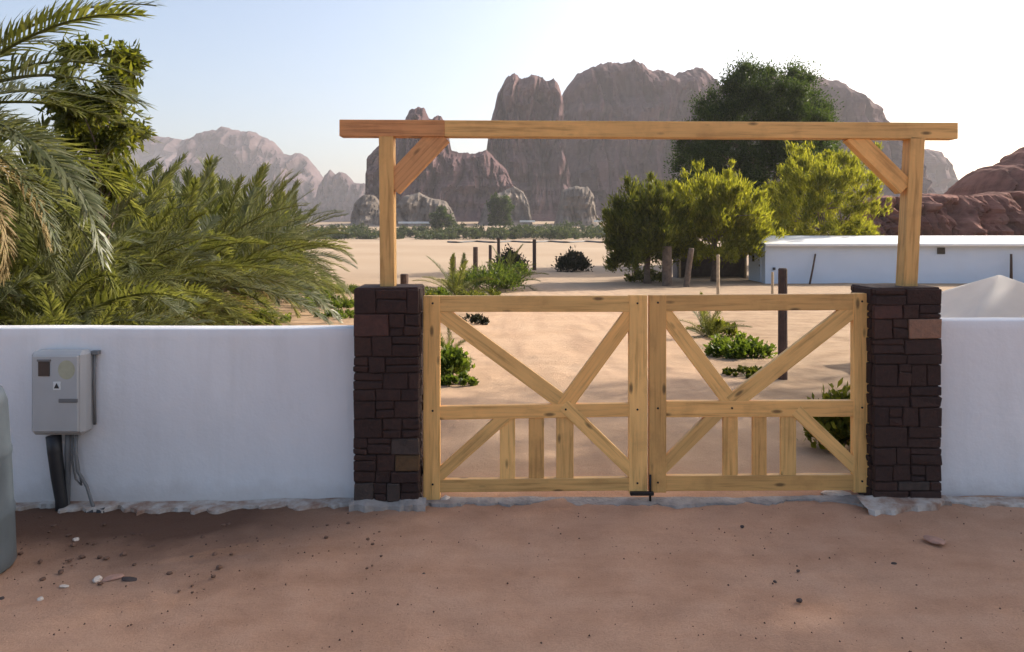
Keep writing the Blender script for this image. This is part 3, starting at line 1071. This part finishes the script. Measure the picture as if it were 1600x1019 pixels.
for k, (sx, sy) in enumerate(((-1, -1), (1, -1), (1, 1), (-1, 1))):
    nx_, ny_ = ((-1, -1), (1, -1), (1, 1), (-1, 1))[(k + 1) % 4]
    v, f = [], []
    for i in range(21):
        u = i / 20
        x, y = sx * (1 - u) + nx_ * u, sy * (1 - u) + ny_ * u
        w = 1.0 + 0.012 * math.sin(u * 40)
        v += [(tc.x + x * hw * w * 0.99, TY + y * hw * w * 0.99, gz2), (tc.x + x * hw * w * 0.99, TY + y * hw * w * 0.99, ez + 0.012)]
    for i in range(20):
        f.append((2 * i, 2 * i + 2, 2 * i + 3, 2 * i + 1))
    link('side_curtain', mesh_py('side_curtain', v, f), M['canvas'], tent, None, True)
v, f = [], []
for k in range(n + 1):
    s = 4.0 * (k % n) / n
    e, u = int(s) % 4, s - int(s)
    c4 = [(-1, -1), (1, -1), (1, 1), (-1, 1)]
    x = (c4[e][0] * (1 - u) + c4[(e + 1) % 4][0] * u) * hw * 1.012
    y = (c4[e][1] * (1 - u) + c4[(e + 1) % 4][1] * u) * hw * 1.012
    v += [(tc.x + x, TY + y, ez + 0.004), (tc.x + x * 1.01, TY + y * 1.01, ez - 0.11 - 0.02 * abs(math.sin(k * 1.57)))]
for k in range(n):
    f.append((2 * k, 2 * k + 2, 2 * k + 3, 2 * k + 1))
link('valance', mesh_py('valance', v, f), M['canvas'], tent)

# ------------------------------------------------------------------ boundary walls
def wall(label, x0, x1, y0, z_top, thick, name='boundary_wall', seed=0):
    z0 = -0.25
    bm_v, bm_f = [], []
    nu = int((x1 - x0) / 0.06)
    prof = []
    nz_ = 24
    for j in range(nz_ + 1):
        prof.append((0, z0 + (z_top - 0.012 - z0) * j / nz_))
    prof += [(0.004, z_top - 0.004), (0.014, z_top), (thick - 0.014, z_top), (thick, z_top - 0.012), (thick, z0)]
    for i in range(nu + 1):
        x = x0 + (x1 - x0) * i / nu
        for j, (d, z) in enumerate(prof):
            w = 0.006 * noise.noise(Vector((x * 1.3, z * 1.6, seed))) if d < 0.01 else 0
            wz = 0.006 * noise.noise(Vector((x * 1.1, 3.3, seed))) if z > z_top - 0.02 else 0
            bm_v.append((x, y0 + d + w, z + wz))
    k = len(prof)
    for i in range(nu):
        for j in range(k - 1):
            a = i * k + j
            bm_f.append((a, a + k, a + k + 1, a + 1))
    bm_f.append(tuple(range(k)))
    bm_f.append(tuple(range(nu * k, nu * k + k))[::-1])
    o = link(name, mesh_py(name, bm_v, bm_f), M['plaster'], None, None, True)
    o.data.set_sharp_from_angle(angle=R(50))
    return tag(o, label, 'wall')


def footing(name, x0, x1, yfront, depth, htop, par, mat, seed, wob=0.12):
    """broken cement apron with a ragged front edge"""
    nu = int((x1 - x0) / 0.03)
    v, f = [], []
    prof_n = 6
    for i in range(nu + 1):
        x = x0 + (x1 - x0) * i / nu
        q = noise.fractal(Vector((x * 2.1, seed, 0)), 0.6, 2.3, 5)
        d = max(0.03, depth * (1 + 1.3 * q) )
        yb = yfront + 0.03
        z0 = G(x, yfront) + 0.0
        for j in range(prof_n + 1):
            t = j / prof_n
            y = yb - (d + 0.03) * t
            z = z0 + htop * (1 - 0.55 * t) * (1 + 0.5 * noise.noise(Vector((x * 5, y * 5, seed + 2)))) if j < prof_n else z0 - 0.08
            v.append((x, y + (0.01 * noise.noise(Vector((x * 30, t * 5, seed)))), z))
    w = prof_n + 1
    for i in range(nu):
        for j in range(prof_n):
            a = i * w + j
            f.append((a, a + 1, a + w + 1, a + w))
    return link(name, mesh_py(name, v, f), mat, par, None, False)


GY = 5.72                                   # front plane of wall and gate
LX = P(553, 500, GY).x
RX = P(1469, 500, GY).x
wl = wall('low white plastered wall left of the gate carrying the meter box', -7.5, LX, GY + 0.03, P(0, 514, GY).z, 0.2, seed=1)
wr = wall('low white plastered wall right of the gate before the tent', RX, 9.5, GY + 0.03, P(0, 501, GY).z, 0.2, seed=5)
footing('cement_footing', -7.5, LX, GY + 0.03, 0.15, 0.032, wl, M['cement_white'], 4.0)
footing('cement_footing', RX - 0.35, 9.5, GY - 0.08, 0.10, 0.03, wr, M['cement_white'], 9.0)

# ------------------------------------------------------------------ stone pillars
def pillar(label, x0, x1, y0, y1, z1, seed, special):
    r = random.Random(seed)
    z0 = G((x0 + x1) / 2, y0) - 0.06
    root = empty('stone_pillar', ((x0 + x1) / 2, (y0 + y1) / 2, z0), label, 'pillar', 'stone gate pillars')
    pad = 0.018
    box('mortar_core', (x0 + pad, y0 + pad, z0), (x1 - pad, y1 - pad, z1 - 0.012), M['mortar'], root)
    z = z0
    stones = []
    while z < z1 - 0.05:
        h = min(r.uniform(0.06, 0.165), z1 - z)
        if z1 - z - h < 0.05:
            h = z1 - z
        for side in ('f', 'l', 'r', 'b'):
            a, b = (x0, x1) if side in 'fb' else (y0 + 0.055, y1 - 0.055)
            t = a
            while t < b - 0.01:
                w = r.uniform(0.09, 0.27)
                if b - t - w < 0.08:
                    w = b - t
                g = 0.0025
                pr = r.uniform(-0.005, 0.005)
                dep = 0.05
                if side == 'f':
                    lo, hi = (t + g, y0 + pr, z + g), (t + w - g, y0 + dep, z + h - g)
                elif side == 'b':
                    lo, hi = (t + g, y1 - dep, z + g), (t + w - g, y1 + pr, z + h - g)
                elif side == 'l':
                    lo, hi = (x0 + pr, t + g, z + g), (x0 + dep, t + w - g, z + h - g)
                else:
                    lo, hi = (x1 - dep, t + g, z + g), (x1 + pr, t + w - g, z + h - g)
                mt = M['stone']
                if side == 'f':
                    for (sx, sz, m_) in special:
                        if lo[0] <= sx <= hi[0] and lo[2] <= sz <= hi[2]:
                            mt = M[m_]
                if mt is M['stone'] and h > 0.1 and r.random() < 0.55:
                    cut = lo[2] + (hi[2] - lo[2]) * r.uniform(0.35, 0.65)
                    box('stone', lo, (hi[0], hi[1], cut - 0.003), mt, root, 0.008, 0.008, r.randint(0, 9999))
                    lo = (lo[0], lo[1], cut + 0.003)
                box('stone', lo, hi, mt, root, 0.006, 0.005, r.randint(0, 9999))
                t += w
        z += h
    return root


PY0 = 5.60
lp0, lp1 = P(552, 452, PY0), P(655, 452, PY0)
rp0, rp1 = P(1366, 452, PY0), P(1472, 452, PY0)
sp = lambda px, py, m: (P(px, py, PY0).x, P(px, py, PY0).z, m)
lpil = pillar('dark brown stone pillar left of the gate, beside the meter wall', lp0.x, lp1.x, PY0, PY0 + 0.40, lp0.z, 11,
              [sp(570, 495, 'stone_red'), sp(627, 733, 'stone_ochre'), sp(627, 690, 'stone_grey'), sp(580, 770, 'stone_grey'), sp(612, 775, 'stone_grey'), sp(640, 785, 'stone_grey')])
rpil = pillar('dark brown stone pillar right of the gate, with one beige stone', rp0.x, rp1.x, PY0, PY0 + 0.40, rp0.z, 23,
              [sp(1437, 525, 'stone_beige'), sp(1408, 482, 'stone_red'), sp(1420, 755, 'stone_grey'), sp(1440, 765, 'stone_grey')])
for root, a, b in ((lpil, lp0, lp1), (rpil, rp0, rp1)):
    box('cap_slab', (a.x + 0.01, PY0 + 0.012, a.z - 0.008), (b.x - 0.01, PY0 + 0.388, a.z + 0.012), M['stone'], root, 0.005, 0.004, 3)
footing('mortar_skirt', lp0.x - 0.02, lp1.x + 0.05, PY0, 0.09, 0.07, lpil, M['cement'], 14.0)
footing('mortar_skirt', rp0.x - 0.12, rp1.x + 0.04, PY0, 0.12, 0.055, rpil, M['cement_white'], 19.0)

th = footing('threshold', lp1.x, rp0.x, GY + 0.02, 0.10, 0.022, None, M['cement'], 31.0)
tag(th, 'worn cement threshold strip under the timber gate', 'threshold')

# ------------------------------------------------------------------ timber portal
BY = 5.80
portal = empty('timber_portal', (0, BY, lp0.z), 'pine timber portal frame standing on the two stone pillars', 'gateway')
q = lambda px, py: P(px, py, BY)
post_w = 0.108
beam('post', q(607, 450), q(605, 214), post_w, 0.12, M['pine'], portal)
beam('post', q(1416, 450), q(1428, 216), post_w, 0.12, M['pine'], portal)
zc0, zc1 = q(533, 201.5), q(1490, 206)
split = zc0.lerp(zc1, 0.17)
beam('lintel', zc0, split, 0.124, 0.125, M['pine_red'], portal)
beam('lintel', split, zc1, 0.122, 0.12, M['pine'], portal)
beam('brace', q(612, 292), q(690, 210), 0.165, 0.09, M['pine_red'], portal)
beam('brace', q(1412, 294), q(1329, 211), 0.128, 0.09, M['pine'], portal)

# ------------------------------------------------------------------ gate leaves
def leaf(label, base_px, L, Rr, stile_w, top, mid, bot, diags, slats, foot):
    g = lambda px, py: P(px, py, GY + 0.03)
    b = g(base_px, 768)
    root = empty('gate_leaf', (b.x, GY + 0.03, b.z), label, 'gate', 'leaves of the timber gate')
    s = (GY + 0.03) / FPX
    for (x0, x1, y0, y1) in (L, Rr):
        beam('stile', g((x0 + x1) / 2, y1), g((x0 + x1) / 2, y0), (x1 - x0) * s, 0.06, M['pine'], root)
    for (y0, y1, y2, y3) in (top, mid, bot):
        # left top, left bottom, right top, right bottom
        beam('rail', g(L[1] - 0.3, (y0 + y1) / 2), g(Rr[0] + 0.3, (y2 + y3) / 2), (y1 - y0) * s, 0.052, M['pine'], root)
    for k, (a, c, w) in enumerate(diags):
        o = beam('brace', g(*a), g(*c), w * s, 0.040, M['pine'], root)
        o.location.y -= 0.0022 * (k + 0.5)
    for (x0, x1, y0, y1) in slats:
        o = beam('slat', g((x0 + x1) / 2, y1), g((x0 + x1) / 2, y0), (x1 - x0) * s, 0.034, M['pine'], root)
    return root


gl = leaf('left leaf of the pine gate, hinged on the pillar by the meter wall', 835, (662, 688, 462, 780), (982, 1010.5, 461, 769), 26, (462, 487, 462, 487), (634, 655, 629, 650), (748, 768, 744, 766),
          [((672, 476), (884, 632), 24), ((998, 474), (880, 636), 24), ((800, 640), (675, 752), 19), ((880, 632), (996, 744), 20)],
          [(781, 805, 650, 750), (826, 850, 650, 750), (869, 896, 650, 750)], 0)
gr = leaf('right leaf of the pine gate, hinged on the pillar with the beige stone', 1185, (1013.5, 1040, 461, 768), (1331, 1364, 458, 768), 26, (461, 486, 459, 484), (626, 651, 625, 650), (742, 766, 741, 764),
          [((1026, 474), (1146, 634), 24), ((1345, 472), (1142, 630), 26), ((1125, 640), (1026, 738), 20), ((1242, 640), (1345, 738), 20)],
          [(1129, 1152, 648, 745), (1175, 1197, 648, 745), (1219, 1243, 648, 745)], 0)
# iron fittings
for root, px, sgn in ((gl, 668, -1), (gr, 1358, 1)):
    for py in (500, 730):
        p = P(px, py, GY + 0.03)
        h = box('hinge', (p.x - 0.012 + sgn * 0.028, GY + 0.055, p.z - 0.06), (p.x + 0.012 + sgn * 0.028, GY + 0.085, p.z + 0.06), M['iron'], root, 0.004)
for root, spots in ((gl, ((676, 474), (676, 642), (676, 757), (996, 474), (996, 640), (996, 755), (884, 640))), (gr, ((1028, 473), (1028, 638), (1028, 754), (1347, 471), (1347, 637), (1347, 752), (1144, 638)))):
    for (px, py) in spots:
        p = P(px, py, GY)
        d0 = GY + (0.004 if px in (884, 1144) else 0.0)
        tube('bolt_head', [(p.x, d0 - 0.004, p.z), (p.x, d0 + 0.004, p.z)], 0.008, M['iron'], root, 8, False)
p0 = P(1016, 742, GY - 0.012)
tube('drop_bolt', [(p0.x, GY - 0.012, p0.z), (p0.x, GY - 0.012, 0.01)], 0.009, M['iron'], gr, 8)
p1 = P(1005, 768, GY)
box('bolt_plate', (p1.x - 0.10, GY - 0.035, p1.z - 0.022), (p1.x + 0.075, GY + 0.0, p1.z + 0.004), M['iron'], gl, 0.004)

# ------------------------------------------------------------------ meter box on the left wall
WY = GY + 0.03
w_ = lambda px, py, d=0.0: Vector((P(px, py, WY).x, WY - d, P(px, py, WY).z))
BD = 0.14
c0, c1 = w_(46, 682), w_(147, 546)
c0.x = P(46, 600, WY - BD).x
c0.z = P(46, 681, WY - BD).z
c1.z = P(46, 549, WY - BD).z
meter = empty('meter_box', ((c0.x + c1.x) / 2, WY, c0.z), 'grey plastic electricity meter box on the white wall', 'meter box')
body = box('housing', (c0.x, WY - BD, c0.z), (c1.x, WY + 0.004, c1.z), M['grey_plastic'], meter, 0.028)
body.data.polygons.foreach_set('use_smooth', [False] * len(body.data.polygons))
lid = box('lid', (c0.x + 0.022, WY - BD - 0.016, c0.z + 0.025), (c1.x - 0.028, WY - BD + 0.005, c1.z - 0.025), M['grey_plastic'], meter, 0.012)
fy = WY - BD - 0.016
f_ = lambda px, py: Vector((P(px, py, fy).x, fy, P(px, py, fy).z))
wa, wb = f_(60, 588), f_(78, 565)
wn_ = box('window', (wa.x, fy - 0.006, wa.z), (wb.x, fy + 0.002, wb.z), M['glass_dark'], meter, 0.002)
box('window_frame', (wa.x - 0.008, fy - 0.009, wb.z), (wb.x + 0.008, fy + 0.002, wb.z + 0.016), M['grey_dark'], wn_, 0.002)
a = f_(104, 578)
circ = [(a.x + 0.062 * math.cos(t * math.pi / 12), fy - 0.002, a.z + 0.07 * math.sin(t * math.pi / 12)) for t in range(24)]
link('faded_emblem', mesh_py('faded_emblem', circ, [tuple(range(24))]), M['yellow'], meter)
a = f_(89, 603)
plate = box('warning_plate', (a.x - 0.026, fy - 0.004, a.z - 0.03), (a.x + 0.026, fy + 0.001, a.z + 0.03), M['white_print'], meter, 0.001)
tri = [(a.x - 0.020, fy - 0.006, a.z - 0.018), (a.x + 0.020, fy - 0.006, a.z - 0.018), (a.x, fy - 0.006, a.z + 0.022)]
link('warning_triangle', mesh_py('warning_triangle', tri, [(0, 1, 2)]), M['black'], plate)
a, b = f_(92, 629), f_(122, 623)
box('handle_recess', (a.x, fy - 0.008, a.z), (b.x, fy + 0.001, b.z), M['grey_dark'], meter, 0.003)
tube('side_rod', [w_(151, 549, 0.025), w_(150, 600, 0.025), w_(151, 662, 0.025)], 0.011, M['grey_dark'], meter)
box('rod_bracket', (w_(147, 553).x, WY - 0.045, w_(147, 553).z), (w_(158, 548).x, WY - 0.001, w_(158, 547).z), M['grey_dark'], meter, 0.002)
tube('conduit', [w_(95, 676, 0.09), w_(97, 700, 0.09), w_(101, 740, 0.085), w_(106, 775, 0.08), w_(108, 812, 0.08)], [0.052, 0.05, 0.046, 0.043, 0.043], M['black'], meter, 14)
tube('conduit', [w_(114, 676, 0.06), w_(113, 705, 0.06), w_(112, 745, 0.05), w_(112, 808, 0.06)], [0.022, 0.022, 0.02, 0.02], M['grey_dark'], meter, 10)
ends = w_(161, 792, 0.10)
tube('cable', [w_(129, 676, 0.08), w_(128, 705, 0.08), w_(132, 730, 0.09), w_(145, 755, 0.08), w_(154, 780, 0.09), ends], 0.012, M['grey_dark'], meter)
tube('cable', [w_(122, 676, 0.07), w_(121, 715, 0.07), w_(124, 745, 0.05), w_(132, 756, 0.04), w_(126, 725, 0.03), w_(122, 700, 0.03)], 0.007, M['grey_dark'], meter)
for px, py in ((155, 794), (172, 793)):
    a = w_(px, py, 0.11)
    tube('cable_end', [a + Vector((-0.02, -0.02, 0)), a + Vector((0.03, -0.01, 0.012))], 0.032, M['black'], meter, 12)

# ------------------------------------------------------------------ blue-grey barrel at the left edge
bx, by = -3.385, 4.62
bz0 = G(bx, by)
barrel = empty('barrel', (bx, by, bz0), 'blue-grey plastic drum cut by the left edge of the picture', 'barrel')
prof = [(0.02, 0.0), (0.33, 0.0), (0.343, 0.02), (0.34, 0.10), (0.333, 0.30), (0.337, 0.32), (0.337, 0.35), (0.328, 0.37), (0.316, 0.66), (0.32, 0.68), (0.32, 0.71), (0.311, 0.73), (0.296, 1.00), (0.27, 1.08), (0.02, 1.10)]
v, f = [], []
n = 40
for (rr, z) in prof:
    for k in range(n):
        v.append((bx + rr * math.cos(2 * math.pi * k / n), by + rr * math.sin(2 * math.pi * k / n), bz0 + z))
for j in range(len(prof) - 1):
    for k in range(n):
        k2 = (k + 1) % n
        f.append((j * n + k, j * n + k2, (j + 1) * n + k2, (j + 1) * n + k))
f.append(tuple(range(n))[::-1])
f.append(tuple(range((len(prof) - 1) * n, len(prof) * n)))
link('drum', mesh_py('drum', v, f), M['barrel'], barrel, None, True)
tube('bung_cap', [(bx + 0.12, by, bz0 + 1.085), (bx + 0.12, by, bz0 + 1.125)], 0.04, M['black'], barrel, 16)

# ------------------------------------------------------------------ posts and plants in the yard
def yard_post(label, px, py_top, py_base, wpx, mat='post', name='fence_post', group='posts in the sandy yard', lean=0.0):
    b = gp(px, py_base)
    s = b.y / FPX
    h = (py_base - py_top) * s
    r_ = max(0.02, wpx * s * 0.5)
    o = tube(name, [(b.x, b.y, b.z - 0.1), (b.x + lean * 0.5, b.y, b.z + h * 0.5), (b.x + lean, b.y, b.z + h - 0.02), (b.x + lean, b.y, b.z + h)], [r_ * 1.05, r_, r_ * 0.98, r_ * 0.8], M[mat], None, 10, False)
    return tag(o, label, 'post', group)


yard_post('stub of a dark post beside the left pillar top', 632, 428, 482, 13)
yard_post('short weathered post among the weeds left of the yard track', 708, 401, 448, 9)
yard_post('tall weathered post among the weeds, second from the left', 743, 386, 440, 8)
yard_post('thin weathered post between two taller posts in the weeds', 766, 383, 426, 5)
yard_post('slim weathered post just left of the first dark bush', 779, 372, 424, 5)
yard_post('lone weathered post between the two dark bushes', 835, 374, 422, 6)
yard_post('thick dark post standing behind the right gate leaf', 1223, 419, 592, 14)
yard_post('thin pale pole before the tree trunks left of the cabin', 1122, 398, 482, 5, 'post_pale')
yard_post('slim pale pole beside the cabin corner', 1207, 425, 476, 4, 'post_pale')
for i, (px, t, bs, w, lb) in enumerate(((996, 385, 436, 9, 'dark leaning trunk left of the grey trunks under the trees'), (1042, 385, 446, 15, 'thick grey tree trunk under the dark olive tree'), (1072, 388, 448, 9, 'slim grey tree trunk right of the thick one'))):
    yard_post(lb, px, t, bs, w, 'bark', 'tree_trunk', 'bare trunks under the trees', 0.3 * (i - 1))

for nm, lb, px, py, wpx, hpx, n, lf, mt in (
        ('scrub_bush', 'blackish round bush among the posts left of the track', 797, 424, 44, 40, 4200, (0.26, 0.12), 'leaf_black'),
        ('scrub_bush', 'lone blackish round bush on the open sand', 895, 424, 46, 38, 4200, (0.26, 0.12), 'leaf_black'),
        ('shrub', 'fresh green shrub among the posts above the left gate leaf', 765, 455, 110, 58, 3000, (0.22, 0.06), 'leaf_fresh'),
        ('shrub', 'low fresh green plants seen through the right gate leaf', 1152, 556, 95, 42, 2400, (0.10, 0.05), 'leaf_fresh'),
        ('shrub', 'dark green shrub in shade behind the right gate leaf, next to the pillar', 1312, 700, 72, 110, 2600, (0.09, 0.045), 'leaf_mid'),
        ('shrub', 'green shrub seen through the left gate leaf beside its stile', 703, 592, 60, 60, 1600, (0.10, 0.05), 'leaf_fresh'),
        ('shrub', 'strip of low green weeds left of the left pillar', 505, 481, 100, 24, 2400, (0.14, 0.06), 'leaf_fresh'),
        ('shrub', 'low olive weeds touching the left pillar above the wall', 525, 497, 70, 18, 1500, (0.10, 0.04), 'leaf_fresh'),
        ('shrub', 'patch of low green weeds under the palm fronds above the wall', 400, 506, 100, 24, 2000, (0.10, 0.05), 'leaf_fresh'),
        ('shrub', 'light green weeds at the foot of the palm row', 478, 466, 80, 34, 2200, (0.16, 0.07), 'leaf_fresh'),
        ('shrub', 'olive shrub between the stub post and the young palm', 680, 468, 50, 26, 1300, (0.14, 0.06), 'leaf_fresh'),
        ('shrub', 'low green weeds beside the track right of the first young palm', 745, 470, 80, 26, 1600, (0.14, 0.06), 'leaf_mid'),
        ('shrub', 'green plants beside the lone post on the left of the track', 812, 436, 40, 30, 1300, (0.20, 0.08), 'leaf_fresh'),
        ('shrub', 'flat green weeds at the foot of the shrub by the left stile', 715, 600, 60, 18, 900, (0.09, 0.045), 'leaf_fresh'),
        ('shrub', 'bushy green plant under the top rail of the right gate leaf', 1122, 524, 50, 34, 1500, (0.12, 0.05), 'leaf_mid'),
        ('shrub', 'bushy weeds behind the left pillar right of the stub post', 655, 474, 50, 30, 1500, (0.13, 0.06), 'leaf_mid'),
        ('shrub', 'fresh weeds between the two tall posts left of the track', 728, 450, 60, 34, 1800, (0.18, 0.07), 'leaf_fresh'),
        ('shrub', 'dry olive weeds under the top rail of the left gate leaf', 742, 506, 46, 20, 1000, (0.09, 0.04), 'leaf_black'),
        ('shrub', 'long low green crop strip on the sand beyond the palms, left of the portal post', 520, 458, 110, 18, 2600, (0.16, 0.07), 'leaf_fresh'),
        ('shrub', 'dark shrub at the foot of the tree trunks', 1010, 440, 60, 26, 1500, (0.24, 0.10), 'leaf_mid')):
    b = gp(px, py)
    s = b.y / FPX
    shrub(nm, lb, b, wpx * s * 0.5, min(1.4, wpx * s * 0.5), hpx * s, n, lf, M[mt], px, 'bush' if nm == 'scrub_bush' else 'shrub', 'low plants in the sandy yard')
b = gp(1172, 586)
shrub('ground_cover', 'flat dark green patch of ground cover before the fresh green plants', b, 0.36, 0.3, 0.13, 1500, (0.06, 0.035), M['leaf_mid'], 99, 'ground cover', None, 0.3)

for lb, px, py, sc, nf, sd in (('young palm among the yard posts above the left gate leaf', 712, 466, 0.85, 20, 71), ('young palm sprout right of the first young palm', 790, 452, 0.95, 20, 72),
                               ('small palm sprout behind the top of the right gate leaf', 1105, 528, 0.40, 14, 73), ('small palm sprout behind the left stile of the gate', 700, 560, 0.26, 9, 74)):
    b = gp(px, py)
    palm(b, 0.06, sc, nf, lb, 'young palms in the yard', sd, 15, 80, 1, 0.0, 'young_palm', 0.05)

# dark irrigation pipe across the far sand
pp = []
for i in range(40):
    px = 700 + 250 * i / 39
    p = gp(px, 379 + 0.8 * math.sin(i * 0.7))
    pp.append(p + Vector((0, 0, 0.15)))
tag(tube('irrigation_pipe', pp, 0.28, M['black'], None, 6), 'long dark pipe lying across the far sand', 'pipe')

# ------------------------------------------------------------------ stones lying on the road
def pebble(label, px, py, wpx, mat, seed, flat=0.5, name='loose_stone', long=1.0):
    b = gp(px, py)
    r_ = wpx * b.y / FPX * 0.5
    bm = bmesh.new()
    bmesh.ops.create_icosphere(bm, subdivisions=2, radius=1.0)
    for v_ in bm.verts:
        k = 1 + 0.35 * noise.noise(v_.co * 1.3 + Vector((seed, 0, 0)))
        v_.co = Vector((v_.co.x * r_ * k * long, v_.co.y * r_ * k * 0.8, v_.co.z * r_ * k * flat))
    me = bpy.data.meshes.new(name)
    bm.to_mesh(me)
    bm.free()
    o = link(name, me, M[mat], None, Matrix.Translation(b + Vector((0, 0, r_ * flat * 0.55))) @ Matrix.Rotation(seed * 1.7, 4, 'Z'))
    return tag(o, label, 'stone', 'loose stones on the road')


for i, (lb, px, py, w, mt, fl, lg) in enumerate((
        ('pale stone chip on dark soil below the meter box', 119, 845, 11, 'pebble_white', 0.6, 1),
        ('flat pale stone left of the row of chips by the drum', 100, 917, 13, 'pebble_white', 0.3, 1.2),
        ('pale stone nearest the camera on the left', 63, 938, 12, 'pebble_white', 0.5, 1),
        ('largest pale chip in the row of chips left of the road', 152, 908, 16, 'pebble_white', 0.6, 1),
        ('long flat pinkish chip in the row of chips', 178, 904, 24, 'pebble_red', 0.25, 1.3),
        ('thin dark flat chip at the right end of the row', 202, 906, 20, 'pebble_dark', 0.2, 1.4),
        ('small dark stone at the left edge of the road', 3, 936, 9, 'pebble_dark', 0.5, 1),
        ('small dark stone alone before the left wall', 299, 872, 8, 'pebble_dark', 0.6, 1),
        ('white stone at the foot of the left gate stile', 696, 783, 16, 'pebble_white', 0.7, 1),
        ('flat white stone lying under the right gate leaf', 1306, 774, 38, 'pebble_white', 0.28, 1.1),
        ('flat pinkish-white stone on the road before the right pillar', 1461, 846, 34, 'pebble_red', 0.22, 1.1),
        ('small dark stone on the road before the right gate leaf', 1160, 824, 8, 'pebble_dark', 0.5, 1),
        ('small dark stone on the road below the flat pinkish-white one', 1397, 882, 9, 'pebble_dark', 0.5, 1),
        ('dark stone nearest the camera on the right', 1249, 940, 10, 'pebble_dark', 0.6, 1),
        ('small dark stone just above the nearest dark one', 1211, 910, 7, 'pebble_dark', 0.5, 1),
        ('small dark stone in the middle of the road', 1247, 893, 7, 'pebble_dark', 0.5, 1),
        ('small dark stone on the road before the left pillar', 662, 898, 7, 'pebble_dark', 0.5, 1))):
    pebble(lb, px, py, w, mt, i * 1.37 + 0.4, fl, long=lg)

# fine grit scattered over the road
g = np.random.default_rng(12)
V, F = [], []
tet = [(1, 0, -.4), (-.6, .8, -.4), (-.6, -.8, -.4), (0, 0, .7)]
for i in range(800):
    y = 3.4 + 2.2 * g.random() ** 1.2
    x = (g.random() * 2 - 1) * (0.70 * y + 0.2)
    s = 0.0025 + 0.006 * g.random() ** 3
    a = g.random() * 6.28
    k = len(V)
    z = G(x, y) + 0.012
    for (tx, ty, tz) in tet:
        V.append((x + s * (tx * math.cos(a) - ty * math.sin(a)), y + s * (tx * math.sin(a) + ty * math.cos(a)), z + s * tz))
    F += [(k, k + 1, k + 3), (k + 1, k + 2, k + 3), (k + 2, k, k + 3), (k, k + 2, k + 1)]
tag(link('grit', mesh_py('grit', V, F), M['stone_red']), 'fine grit scattered over the road', 'grit', None, 'stuff')

# dark clods of dug soil by the left wall
V, F = [], []
rc = random.Random(4)
ico = bmesh.new()
bmesh.ops.create_icosphere(ico, subdivisions=1, radius=1.0)
ico_v = [v_.co.copy() for v_ in ico.verts]
ico_f = [tuple(v_.index for v_ in f__.verts) for f__ in ico.faces]
ico.free()
for i in range(140):
    y = rc.gauss(4.95, 0.32)
    x = rc.gauss(-2.75, 0.75) if i % 3 else rc.uniform(-3.6, -0.8)
    if y > 5.55 or y < 3.9 or x > -0.4:
        continue
    sz_ = 0.005 + 0.018 * rc.random() ** 3
    k = len(V)
    for c in ico_v:
        w = sz_ * (1 + 0.45 * noise.noise(c * 1.7 + Vector((i, 0, 0))))
        V.append((x + c.x * w, y + c.y * w, G(x, y) + 0.008 + c.z * w * 0.6))
    F += [tuple(q_ + k for q_ in f__) for f__ in ico_f]
tag(link('soil_clods', mesh_py('soil_clods', V, F), M['clod']), 'dark clods of dug soil along the left wall', 'soil', None, 'stuff')

# ------------------------------------------------------------------ haze
hz = box('haze', (-2700, -90, -4), (2700, 3100, 215), None)
tag(hz, 'pale desert haze', None, None, 'stuff')
hm = bpy.data.materials.new('haze')
hm.use_nodes = True
nt = hm.node_tree
nt.nodes.remove(nt.nodes['Principled BSDF'])
pv = nt.nodes.new('ShaderNodeVolumePrincipled')
pv.inputs['Color'].default_value = (0.95, 0.92, 0.96, 1)
pv.inputs['Density'].default_value = 0.00020
pv.inputs['Anisotropy'].default_value = 0.2
nt.links.new(pv.outputs[0], nt.nodes['Material Output'].inputs['Volume'])
hz.data.materials.append(hm)
